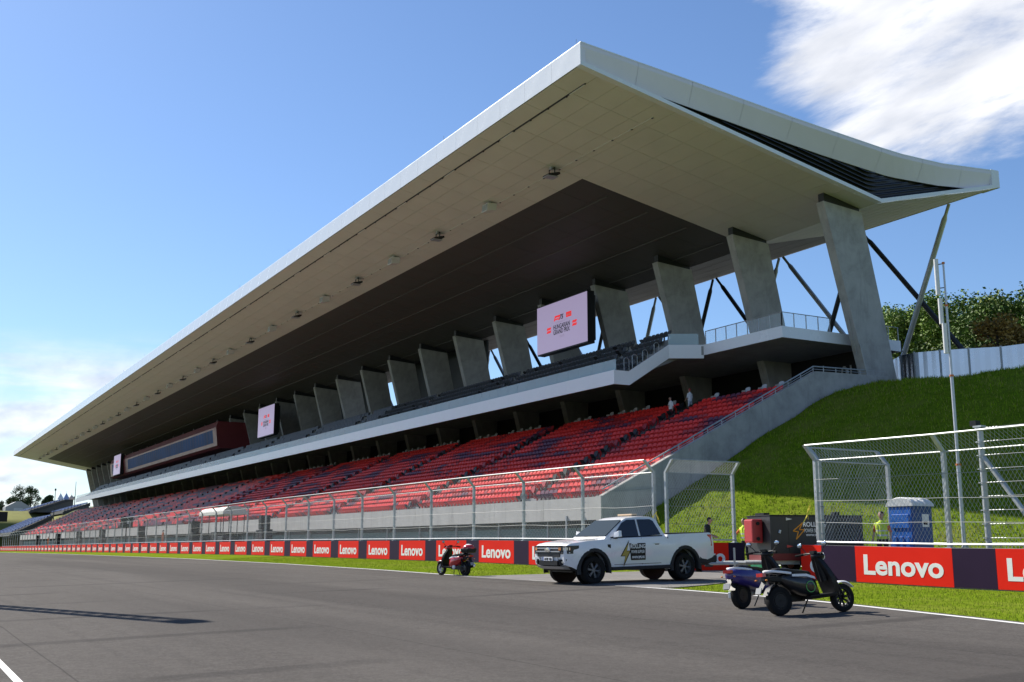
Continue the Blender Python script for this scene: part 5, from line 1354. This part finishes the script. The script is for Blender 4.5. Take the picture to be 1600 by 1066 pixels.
# ------------------------------------------------------------------ portable toilet
def toilet():
    t = thing('portable_toilet', (-24.5, 28.6, .30), 'blue plastic portable toilet with white ribbed roof behind the fence', 'toilet', rotz=R(3))
    BL1 = mat('toilet_blue', (.012, .13, .50), .45, 0, .08, 3); BL2 = mat('toilet_dark_blue', (.02, .07, .26), .45, 0, .08, 3); WR = mat('toilet_roof', (.70, .70, .68), .5, 0, .05, 3)
    w = .47
    tb('cabin', t, lambda m: m.box((-w, -w, .08), (w, w, 2.02), BL2), bevel=.03)
    tb('base', t, lambda m: m.box((-w-.03, -w-.03, 0), (w+.03, w+.03, .10), GREYPL), bevel=.02)
    dr = tb('door', t, lambda m: (m.box((-w-.03, -w+.06, .14), (-w-.002, w-.06, 1.96), BL1)), bevel=.01)
    d2 = tb('side_panel', t, lambda m: (m.box((-w+.06, -w-.03, .14), (w-.06, -w-.002, 1.96), BL1)), bevel=.01)
    for x in (-.25, 0, .25): tb('panel_rib', d2, lambda m: m.box((x-.06, -w-.06, .30), (x+.07, -w-.028, 1.05), BL1), bevel=.02)
    tb('panel_rib', d2, lambda m: m.box((-.34, -w-.065, 1.30), (.34, -w-.028, 1.75), BL1), bevel=.03)
    def rf(m):
        n = 10; vs = []
        for i in range(n+1):
            a = math.pi*i/n; 
            for y in (-w-.06, w+.06): vs.append(((w+.06)*math.cos(a), y, 2.0+.26*math.sin(a)))
        m.add(vs, [(2*i, 2*i+2, 2*i+3, 2*i+1) for i in range(n)]+[tuple(2*i for i in range(n+1))[::-1], tuple(2*i+1 for i in range(n+1))], WR)
    r = tb('roof', t, rf, smooth=30)
    for y in (-.40, -.13, .14, .41):
        def rib(m):
            n = 10; vs = []
            for i in range(n+1):
                a = math.pi*i/n
                for yy, k in ((y-.07, 0), (y-.04, .03), (y+.04, .03), (y+.07, 0)): vs.append(((w+.062+k)*math.cos(a), yy, 2.0+(.262+k)*math.sin(a)))
            m.add(vs, [(4*i+j, 4*i+4+j, 4*i+5+j, 4*i+1+j) for i in range(n) for j in range(3)], WR)
        tb('roof_rib', r, rib)
    fx = tb('gable_face', t, lambda m: m.prism([(-w, 2.0), (w, 2.0), (w*.8, 2.13), (w*.4, 2.21), (0, 2.24), (-w*.4, 2.21), (-w*.8, 2.13)], 'y', -w-.064, -w-.066, BL2)) if False else None
    tb('notice', t, lambda m: (m.box((w+.002, -.05, 1.35), (w+.012, .28, 1.75), LETTER), m.box((w+.010, .0, 1.42), (w+.014, .2, 1.52), ADARK)))
    tb('vent', t, lambda m: [m.box((w+.001, -.35, 1.83+.04*i), (w+.02, .35, 1.85+.04*i), BL2) for i in range(3)])
    return t
toilet()

# ------------------------------------------------------------------ antenna mast, braced cable post and low railings at right
def mast():
    x, y = -26.0, 33.0; z0 = bank_z(x, y)
    t = thing('antenna_mast', (x, y, z0), 'tall slim telescopic antenna mast standing at the foot of the bank', 'mast')
    z = z0-.1
    for i, (h, r) in enumerate(((4.0, .075), (3.2, .06), (2.6, .045), (1.6, .035))):
        mb = MB(); mb.tube([(x, y, z), (x, y, z+h)], r, ALU, 8); mb.build('mast_section', t, smooth=50)
        mb = MB(); mb.lathe([(r+.02, 0), (r+.02, .07)], (x, y, z+h-.06), (0, 0, 1), mat('orange_clamp', (.55, .16, .03), .5), 10); mb.build('clamp', t); z += h
    for (dx, za, h) in ((-.22, z-1.2, 1.35), (-.16, z-2.3, .95), (-.06, z-3.4, 1.1)):
        mb = MB(); mb.tube([(x+dx, y-.12, za), (x+dx, y-.12, za+h)], .085, mat('antenna_white', (.72, .72, .70), .4, 0, .05, 4), 10); a = mb.build('antenna', t, smooth=50)
        mb = MB(); mb.tube([(x, y, za+.25), (x+dx, y-.12, za+.25)], .02, BLACK, 5); mb.tube([(x, y, za+h-.2), (x+dx, y-.12, za+h-.2)], .02, BLACK, 5); mb.build('antenna_arm', a)
    mb = MB()
    for k in range(3): a = k*2.09+.4; mb.tube([(x+.9*math.cos(a), y+.9*math.sin(a), z0), (x, y, z0+1.1)], .025, GALV, 5)
    mb.build('tripod', t)
mast()
def cable_post():
    x, y = -20.15, 26.6; z0 = .0
    t = thing('cable_fence', (x, y, z0), 'stout steel post with diagonal brace and shackled cables behind the fence', 'fence')
    mb = MB(); mb.tube([(x, y, z0), (x, y, 4.35)], .085, GALV, 8); mb.box((x-.16, y-.1, 4.35), (x+.12, y+.1, 4.40), GALV); mb.box((x-.25, y-.1, 4.40), (x-.05, y+.1, 4.55), BLACK); mb.build('post', t, smooth=50)
    mb = MB(); mb.tube([(x+.05, y, 3.5), (x+2.4, y+.1, .2)], .075, GALV, 8); mb.build('brace', t, smooth=50)
    for i in range(10):
        z = .9+.38*i; mb = MB(); pp = [(x+.08, y-.05, z)]+[(x+.08+.5*k, y-.05, z-.004*k) for k in range(1, 30)]
        mb.tube(pp, .009, CABLE, 4); c = mb.build('cable', t)
        mb = MB(); mb.lathe([(.12, -.012), (.12, .012), (.10, .012), (.10, -.012)], (x-.03, y, z), (0, 0, 1), GALV, 14, False)
        for k in range(5): mb.tube([(x+.14+.10*k, y-.05, z), (x+.20+.10*k, y-.05, z+.0)], .012+.005*(k % 2), GALV, 5)
        mb.build('shackle', c)
cable_post()
def crowd_barrier(a, b, label):
    a = Vector(a); b = Vector(b); t = thing('crowd_barrier', tuple((a+b)/2), label, 'barrier', 'steel crowd barriers')
    up = Vector((0, 0, 1)); mb = MB(); mb.tube([a+up*.12, a+up*1.08, b+up*1.08, b+up*.12, a+up*.12], .019, GALV, 6); mb.build('frame', t)
    for i in range(1, 16): p = a.lerp(b, i/16); mb = MB(); mb.tube([p+up*.13, p+up*1.07], .008, GALV, 4, False); mb.build('bar', t)
    for p in (a.lerp(b, .15), a.lerp(b, .85)):
        n = (b-a).normalized().cross(up); mb = MB(); mb.tube([p+n*.3, p+up*.12, p-n*.3], .016, GALV, 5); mb.build('foot', t)
BX = [-33.4+2.3*k for k in range(8)]
for k, (xa, xb) in enumerate(zip(BX, BX[1:])):
    crowd_barrier((xa, 31.0, bank_z(xa, 31)+.05), (xb-.06, 31.0, bank_z(xb, 31)+.05), 'steel crowd barrier in the row along the foot of the grass bank')
for k in range(3):
    xa = -21.6+2.0*k; crowd_barrier((xa, 28.6, .05), (xa+1.9, 28.6, .05), 'steel crowd barrier behind the braced cable post')
mb = MB(); mb.add([(-22.5, 29.2, .06), (-17, 29.0, .03), (-16.5, 31.2, .12), (-22.8, 31.4, .16)], [(0, 1, 2, 3)], mat('bare_earth', (.30, .22, .13), .95, 0, .2, 3)); struct(mb.build('earth_patch'))

# ------------------------------------------------------------------ sheet metal hoarding on top of the bank
HOARD = mat('sheet_metal', (.60, .64, .70), .28, .9, .06, .8)
hz = bank_z(-49, 58)
hp = [Vector(p) for p in ((-52.3, 60.0, 11.0), (-50.1, 58.6, 11.0), (-48.4, 57.9, 11.0), (-46.7, 58.3, 10.9), (-45.0, 58.9, 10.8), (-43.2, 59.6, 10.7), (-41.4, 60.3, 10.6), (-39.6, 61.0, 10.5))]
hd = thing('site_hoarding', tuple(hp[2]), 'bright sheet metal hoarding along the top of the grass bank', 'fence')
for a, b in zip(hp, hp[1:]):
    a = Vector((a.x, a.y, bank_z(a.x, a.y)-.2)); b = Vector((b.x, b.y, bank_z(b.x, b.y)-.2)); n = (b-a).cross(Vector((0, 0, 1))).normalized(); mb = MB(); m = 6; h = 2.35
    vs = []
    for i in range(m+1):
        p = a.lerp(b, i/m)+n*(.012 if i % 2 else -.012)
        vs += [p, p+Vector((0, 0, h)), p-n*.01, p-n*.01+Vector((0, 0, h))]
    mb.add(vs, [f for i in range(m) for f in ((4*i, 4*i+4, 4*i+5, 4*i+1), (4*i+2, 4*i+3, 4*i+7, 4*i+6), (4*i+1, 4*i+5, 4*i+7, 4*i+3))], HOARD); p = mb.build('sheet_panel', hd)
    mb = MB(); mb.box(tuple(a+Vector((-.05, -.05, 0))), tuple(a+Vector((.05, .05, h+.06))), GALV); mb.build('hoarding_post', hd)
LILAC = mat('pale_blue_container', (.42, .46, .66), .5, 0, .05, 2)
def cabin():
    a = Vector((-41.6, 62.0, bank_z(-41, 62)-.1)); t = thing('site_container', tuple(a), 'pale blue corrugated container beyond the hoarding on the bank', 'container')
    mb = MB(); mb.box(tuple(a), tuple(a+Vector((5, 2.4, 1.9))), LILAC); c = mb.build('body', t)
    for i in range(12): mb = MB(); mb.box((a.x+.05, a.y-.03, a.z+.08+.155*i), (a.x+4.95, a.y, a.z+.16+.155*i), LILAC); mb.build('corrugation', c)
    mb = MB(); mb.box(tuple(a+Vector((-.06, -.06, 0))), tuple(a+Vector((.06, .06, 2.0))), GALV); mb.build('corner_post', t)
cabin()

# ------------------------------------------------------------------ trees
BARK = mat('bark', (.075, .055, .04), .9, 0, .3, 6)
def leafmats(nm, c): return [mat(nm+'_leaf_a', c, .6, 0, .25, .6, spec=.25), mat(nm+'_leaf_b', tuple(v*.62 for v in c), .6, 0, .25, .6, spec=.25), mat(nm+'_leaf_c', tuple(min(1, v*1.45) for v in c), .6, 0, .25, .6, spec=.25)]
def tree(name, x, y, z, h, w, label, col, n=5000, leaf=.22, group=None, seed=0, bare=.18, open_=.55):
    rnd = random.Random(seed); t = thing(name, (x, y, z), label, 'tree', group)
    mb = MB(); mb.tube([(0, 0, -.3), (w*.02, 0, h*.25), (-w*.02, w*.02, h*.55), (0, 0, h*.88)], [h*.026, h*.020, h*.012, h*.004], BARK, 7)
    lobes = []
    for k in range(26):
        a = rnd.random()*6.28; q = bare+.12+(1-bare-.12)*rnd.random(); rr = w*.5*math.sqrt(max(.05, 1-((q-.55)/.52)**2))*rnd.uniform(.45, .85)
        c = Vector((rr*math.cos(a), rr*math.sin(a), h*q)); lobes.append((c, w*rnd.uniform(.13, .24)))
        b = Vector((0, 0, h*max(.12, q-.28))); mid = b.lerp(c, .55)+Vector((0, 0, h*.03)); mb.tube([b, mid, c], [h*.010, h*.006, h*.002], BARK, 5)
    lobes.append((Vector((0, 0, h*.84)), w*.17))
    mb.build('trunk', t, world=False, smooth=50)
    lm = leafmats(name+str(round(col[0]*1000)), col); mb = MB(); ks = [mb.mi(m) for m in lm]
    for i in range(n):
        c, r = rnd.choice(lobes); d = Vector((rnd.gauss(0, 1), rnd.gauss(0, 1), rnd.gauss(0, .8))).normalized()
        p = c+d*r*(rnd.random()**open_)*1.15
        if mnoise.noise(p*(1.1 if h < 14.5 and leaf < .6 else .3)+Vector((seed*3.1, 0, 0))) < -.36: continue
        u = Vector((rnd.gauss(0, 1), rnd.gauss(0, 1), rnd.gauss(0, .6))).normalized(); v = u.cross(Vector((rnd.gauss(0, 1), rnd.gauss(0, 1), rnd.gauss(0, 1)))).normalized(); s = leaf*rnd.uniform(.5, 1.25)
        o = len(mb.v); mb.v += [tuple(p-u*s*.5), tuple(p+v*s*.3), tuple(p+u*s*.5), tuple(p-v*s*.3)]; mb.f.append((o, o+1, o+2, o+3)); mb.m.append(rnd.choice(ks))
    mb.build('crown', t, world=False)
    return t
TG = 'trees behind the bank'
GR = [(.170, .245, .050), (.150, .230, .036), (.095, .155, .028), (.215, .235, .034)]
spots = [(-81.2, 92, 12.8, 7.5, 0, 'pale green tree behind the deck end, beside the nearest concrete fin'), (-75.2, 89, 11.9, 7.5, 0, 'bushy green tree between the deck end and the crossed struts'), (-73.1, 91, 13.3, 8.5, 1, 'green tree right behind the pale crossed strut'), (-67.4, 88, 13.3, 9.5, 1, 'tallest green tree, behind the antenna mast'), (-63.1, 86, 9.5, 9, 2, 'dark green tree behind the hoarding, next to the tallest tree'), (-63.1, 90, 10.8, 10, 3, 'yellowish green tree behind the pale blue container'), (-57.9, 87, 9.9, 10, 2, 'broad dark green tree at the outer end of the row on the bank')]
for i, (x, y, h, w, g, lb) in enumerate(spots): tree('leafy_tree', x, y, 11.8, h*1.04, w, lb, GR[g], 24000, .34, TG, 11+i, .02)
tree('autumn_shrub', -45.5, 62.5, bank_z(-45.5, 62.5), 4.4, 4.2, 'yellow brown shrub peeking over the hoarding near the dark strut', (.24, .15, .035), 4200, .28, None, 40, .0)
for i in range(7): tree('understorey_bush', -76+5.6*i, 79+random.uniform(-.6, .6), 11.5, 6.4, 6.5, 'low green bush under the trees behind the hoarding', (.075, .125, .022), 5000, .30, 'bushes under the trees', 60+i, -.05)

# ------------------------------------------------------------------ far left: blue stands, hill, marquee, trees, masts, boards
BLUE = mat('seat_blue', (.055, .10, .26), .5, 0, .25, .8); BLUE2 = mat('seat_blue_dark', (.035, .06, .16), .5, 0, .25, .8)
def hill_z(x, y):
    a = 8.0+6.5*sm(y, 48, 64)+.03*max(0, y-64) if y > 48 else -1.0+9*sm(y, 46, 48)
    b = 9.0+5.6*sm(-x, 472, 492)+1.2*sm(-x, 492, 600) if x < -471 else -1.0
    return max(a, b if y > 26 else -1.0)
hx = [-392, -410, -440, -470, -472, -480, -492, -520, -560, -600, -660, -760]; hy = [18, 25.9, 26.1, 34, 46, 47, 48.2, 52, 56, 60, 64, 80, 120, 260, 600]
mb = MB(); vs = [(x, y, hill_z(x, y)) for x in hx for y in hy]; n = len(hy)
mb.add(vs, [(i*n+j, (i+1)*n+j, (i+1)*n+j+1, i*n+j+1) for i in range(len(hx)-1) for j in range(n-1)], mat('dry_hill_grass', (.20, .20, .06), .95, 0, .3, .08, spec=.1)); struct(mb.build('hill', smooth=80))
def blue_stand(x0, x1, y0, z0, rows, label, rise=.45, depth=.95):
    t = thing('open_stand', ((x0+x1)/2, y0, z0), label, 'grandstand', 'open blue stands')
    mb = MB(); pr = [(y0, z0-1.0)]
    for r in range(rows): pr += [(y0+depth*r, z0+rise*r), (y0+depth*(r+1), z0+rise*r)]
    pr += [(y0+depth*rows, z0-1.0)]; mb.prism(pr, 'x', x0, x1, mat('stand_concrete_dark', (.10, .10, .10), .8)); mb.build('terrace', t, fixn=True)
    for r in range(rows):
        mb = MB(); x = x0+.6
        while x < x1-.6:
            if int((x-x0)/14) != int((x+1-x0)/14): x += 1.4; continue
            z = z0+rise*r; y = y0+depth*r+.35
            mb.hexa([(x-.22, y-.1, z+.30), (x+.22, y-.1, z+.30), (x+.22, y+.25, z+.30), (x-.22, y+.25, z+.30), (x-.22, y, z+.75), (x+.22, y, z+.75), (x+.22, y+.3, z+.80), (x-.22, y+.3, z+.80)], BLUE if random.random() < .8 else BLUE2); x += .62
        mb.build('seat_row', t, kind='stuff')
    mb = MB(); mb.prism([(y0-.4, z0-.6), (y0+depth*rows+.3, z0+rise*rows+.3), (y0+depth*rows+.3, z0+rise*rows-1.0), (y0-.4, z0-1.6)], 'x', x1, x1+.5, mat('stand_end_wall', (.045, .047, .05), .7)); mb.build('end_wall', t)
blue_stand(-470, -400, 36.0, 4.9, 13, 'blue seated open stand beyond the grandstand end, low beside the track')
blue_stand(-560, -484, 50, 15.0, 14, 'blue seated open stand up on the grassy hill beyond the grandstand', .38, 1.15)
blue_stand(-478, -440, 57, 13.6, 8, 'small pale blue stand on the hill nearest the grandstand end', .35, 1.1)
mb = MB(); mb.box((-392, 27, .5), (-377, 33, 3.0), mat('pale_blue_cover', (.40, .55, .70), .5)); 
def marquee():
    x, y, z = -588, 54.5, 16.0; t = thing('marquee', (x, y, z), 'pale grey marquee tent before the trees on the far hill', 'tent'); G = mat('marquee_canvas', (.36, .37, .40), .7)
    mb = MB(); mb.prism([(y-5.6, z), (y+5.6, z), (y+5.6, z+3.0), (y+1, z+5.6), (y-1, z+5.6), (y-5.6, z+3.0)], 'x', x-10, x+8, G); mb.build('canvas', t, fixn=True)
    mb = MB(); mb.box((x+8, y-2, z), (x+8.1, y+2, z+2.4), mat('marquee_door', (.55, .56, .58), .6)); mb.build('entrance', t)
marquee()
FT = [(-625, 60.0, 17, 14.5, 10, (.05, .085, .03)), (-615, 63.5, 17, 14.6, 9, (.045, .08, .028)), (-610, 54.3, 17, 9.5, 6.5, (.10, .13, .06)), (-600, 68.8, 19, 8, 4, (.04, .065, .03)), (-600, 71.0, 19, 8.4, 4, (.04, .065, .03)), (-600, 48, 15, 8.5, 6, (.10, .125, .06))]
for i, (x, y, z, h, w, c) in enumerate(FT):
    tree('distant_tree', x, y, z-2, h, w, ('tall dense tree behind the marquee on the far hill', 'large rounded dark tree behind the marquee on the far hill', 'pale green tree left of the marquee on the far hill', 'small pointed dark conifer above the blue hill stand', 'twin pointed dark conifer above the blue hill stand', 'pale tree at the foot of the far hill')[i], c, 7000, .62, 'trees on the far hill', 80+i, .02)
def pole(name, x, y, z, h, label, r=.12, top=True):
    t = thing(name, (x, y, z), label, 'mast'); mb = MB(); mb.tube([(0, 0, -1), (0, 0, h)], [r*1.4, r*.6], DARK, 7); mb.build('shaft', t, world=False)
    if top: mb = MB(); mb.box((-.2, -.25, h-.2), (.2, .25, h+.5), DARK); mb.build('lamp_box', t, world=False)
pole('light_mast', -390, 47.5, .2, 18.6, 'dark light mast between the blue stands and the red seats', .16)
pole('thin_antenna', -470, 64.7, 14, 12, 'thin aerial rising above the hill stand', .14, False)
def sails():
    for (y, h, c) in ((60.0, 2.6, (.75, .76, .8)), (62.2, 2.7, (.30, .38, .6)), (64.2, 2.0, (.72, .55, .45))):
        t = thing('event_tent', (-476, y, 19.0), {60.0: 'white pointed tent on the hill above the blue stand', 62.2: 'blue pointed tent on the hill above the blue stand', 64.2: 'tan pointed tent near the thin aerial on the hill'}[y], 'tent', 'pointed tents on the hill')
        mb = MB(); mb.add([(-1, -1, 0), (1, -1, 0), (1, 1, 0), (-1, 1, 0), (-1, -1, .6), (1, -1, .6), (1, 1, .6), (-1, 1, .6), (0, 0, h)], [(0,1,5,4),(1,2,6,5),(2,3,7,6),(3,0,4,7),(4,5,8),(5,6,8),(6,7,8),(7,4,8)], mat('tent_%d' % int(y), c, .7)); mb.build('canvas', t, world=False)
        mb = MB(); mb.tube([(0, 0, h-.1), (0, 0, h+.7)], .05, GALV, 5); mb.build('finial', t, world=False)
sails()
# black boards on stands behind the fence, speaker stacks, canopy buggy
def board_screen(x, y, z, w, h, zc, label, mark):
    t = thing('black_board', (x, y, z), label, 'board', 'black display boards'); mb = MB(); mb.box((-w/2, -.12, zc-h/2), (w/2, .12, zc+h/2), BLACK); b = mb.build('panel', t, world=False, bevel=.02)
    mb = MB(); mb.tube([(0, .1, 0), (0, .1, zc)], .08, DARK, 6); mb.tube([(-.8, .1, .02), (.8, .1, .02)], .05, DARK, 6); mb.build('stand', t, world=False)
    if mark: mb = MB(); mb.box((.05, -.14, zc-.2), (.25, -.118, zc+.2), LETTER); mb.build('white_mark', b, world=False)
    return t
bb1 = board_screen(-144.5, 26.2, zb(-146.8), 1.5, 1.35, 3.75, 'black display board with a white mark above the long fence', True)
bb2 = board_screen(-270, 21.0, -.6, 4.6, 2.2, 7.8, 'tall black board at the far end of the straight', False)
bb1.rotation_euler = bb2.rotation_euler = (0, 0, R(80))
def speakers(x, k, label):
    t = thing('speaker_stack', (x, 27.2, zb(x)), label, 'speaker stack', 'black speaker stacks behind the fence'); mb = MB()
    mb.box((-1.3, -.5, 0), (.1, .5, 1.25), BLACK); mb.box((.15, -.5, 0), (1.4, .5, 1.15), BLACK); mb.build('bass_cabinet', t, world=False, bevel=.03)
    mb = MB(); mb.box((-.95, -.45, 1.26), (-.2, .45, 2.0), BLACK); mb.box((-.15, -.45, 1.26), (.8, .45, 2.05), GREYPL); mb.build('middle_cabinet', t, world=False, bevel=.03)
    mb = MB(); mb.box((-.45, -.4, 2.06), (.25, .4, 3.2), BLACK); mb.build('top_cabinet', t, world=False, bevel=.03)
    mb = MB(); [mb.lathe([(.38, 0), (.30, .03), (.05, .04)], (-.6, -.51, .62), (0, -1, 0), GREYPL, 14), mb.lathe([(.38, 0), (.30, .03), (.05, .04)], (.78, -.51, .6), (0, -1, 0), GREYPL, 14)]; mb.build('speaker_cone', t, world=False)
for k, x in enumerate((-89.5, -113.0, -140.0, -168, -190, -215, -245)):
    speakers(x, k, ('black speaker stack behind the fence, next to the canopied buggy on its grandstand opening side', 'black speaker stack beside the canopied buggy', 'black speaker stack behind the black display board')[k] if k < 3 else 'black speaker stack behind the far part of the long fence')
def buggy():
    x, y, z = -103.5, 27.4, zb(-103); t = thing('canopied_buggy', (x, y, z), 'dark equipment buggy with a long white canopy behind the fence', 'buggy')
    W = mat('canopy_white', (.75, .73, .66), .6); mb = MB(); n = 8; vs = []
    for i in range(n+1):
        a = math.pi*i/n
        for xx in (-4.6, 4.2): vs.append((xx, 1.1*math.cos(a), 3.75+.55*math.sin(a)))
    mb.add(vs, [(2*i, 2*i+2, 2*i+3, 2*i+1) for i in range(n)]+[tuple(2*i for i in range(n+1)), tuple(2*i+1 for i in range(n+1))[::-1]], W); mb.box((-4.6, -1.1, 3.55), (4.2, 1.1, 3.75), W); mb.build('canopy', t, world=False, fixn=True)
    for xx in (-4.2, -1.2, 1.6, 3.9):
        mb = MB(); [mb.tube([(xx, yy, .5), (xx, yy, 3.6)], .04, DARK, 5) for yy in (-.95, .95)]; mb.build('canopy_post', t, world=False)
    mb = MB(); mb.box((-4.4, -1, .45), (4.1, 1, .75), DARK); mb.box((-4.4, -1, .75), (-3.0, 1, 1.7), GREYPL); mb.box((-.6, -.9, .75), (.6, .9, 2.0), GREYPL); mb.box((1.0, -.9, .75), (3.6, .9, 1.6), DARK); mb.build('chassis', t, world=False, bevel=.03)
    for xx in (-3.2, 3.0):
        for yy in (-.95, .95): mb = MB(); mb.lathe([(.2, -.1), (.34, -.1), (.36, 0), (.34, .1), (.2, .1)], (xx, yy, .36), (0, 1, 0), RUBBER, 16); mb.build('wheel', t, world=False)
buggy()
# ------------------------------------------------------------------ unseen lattice mast, added on the pit side to cast the shadow across the track
def lattice():
    hgt = 12.5; hl = (hgt+1.0)/math.tan(SUN_EL); x = -20.3-hl*math.cos(SUN_AZ); y = 5.3-hl*math.sin(SUN_AZ)
    t = thing('shadow_lattice_mast', (x, y, gz(x, y)), 'unseen steel lattice mast added to cast a shadow across the track', 'mast'); w = .25
    mb = MB()
    for sx in (-1, 1):
        for sy in (-1, 1): mb.tube([(sx*w, sy*w, -.2), (sx*w, sy*w, hgt)], .06, GALV, 5)
    mb.build('chord', t, world=False); mb = MB(); z = 0; f = 1
    while z < hgt-.6:
        for sx, sy, ex, ey in ((-1, -1, 1, -1), (1, -1, 1, 1), (1, 1, -1, 1), (-1, 1, -1, -1)): mb.tube([(sx*w, sy*w, z), (ex*w, ey*w, z+.6)], .035, GALV, 4); mb.tube([(sx*w, sy*w, z), (ex*w, ey*w, z)], .035, GALV, 4)
        z += .6
    mb.build('lacing', t, world=False)
    mb = MB(); mb.box((-.3, -.3, hgt), (.3, .3, hgt+.5), DARK); mb.build('mast_top_box', t, world=False)
lattice()
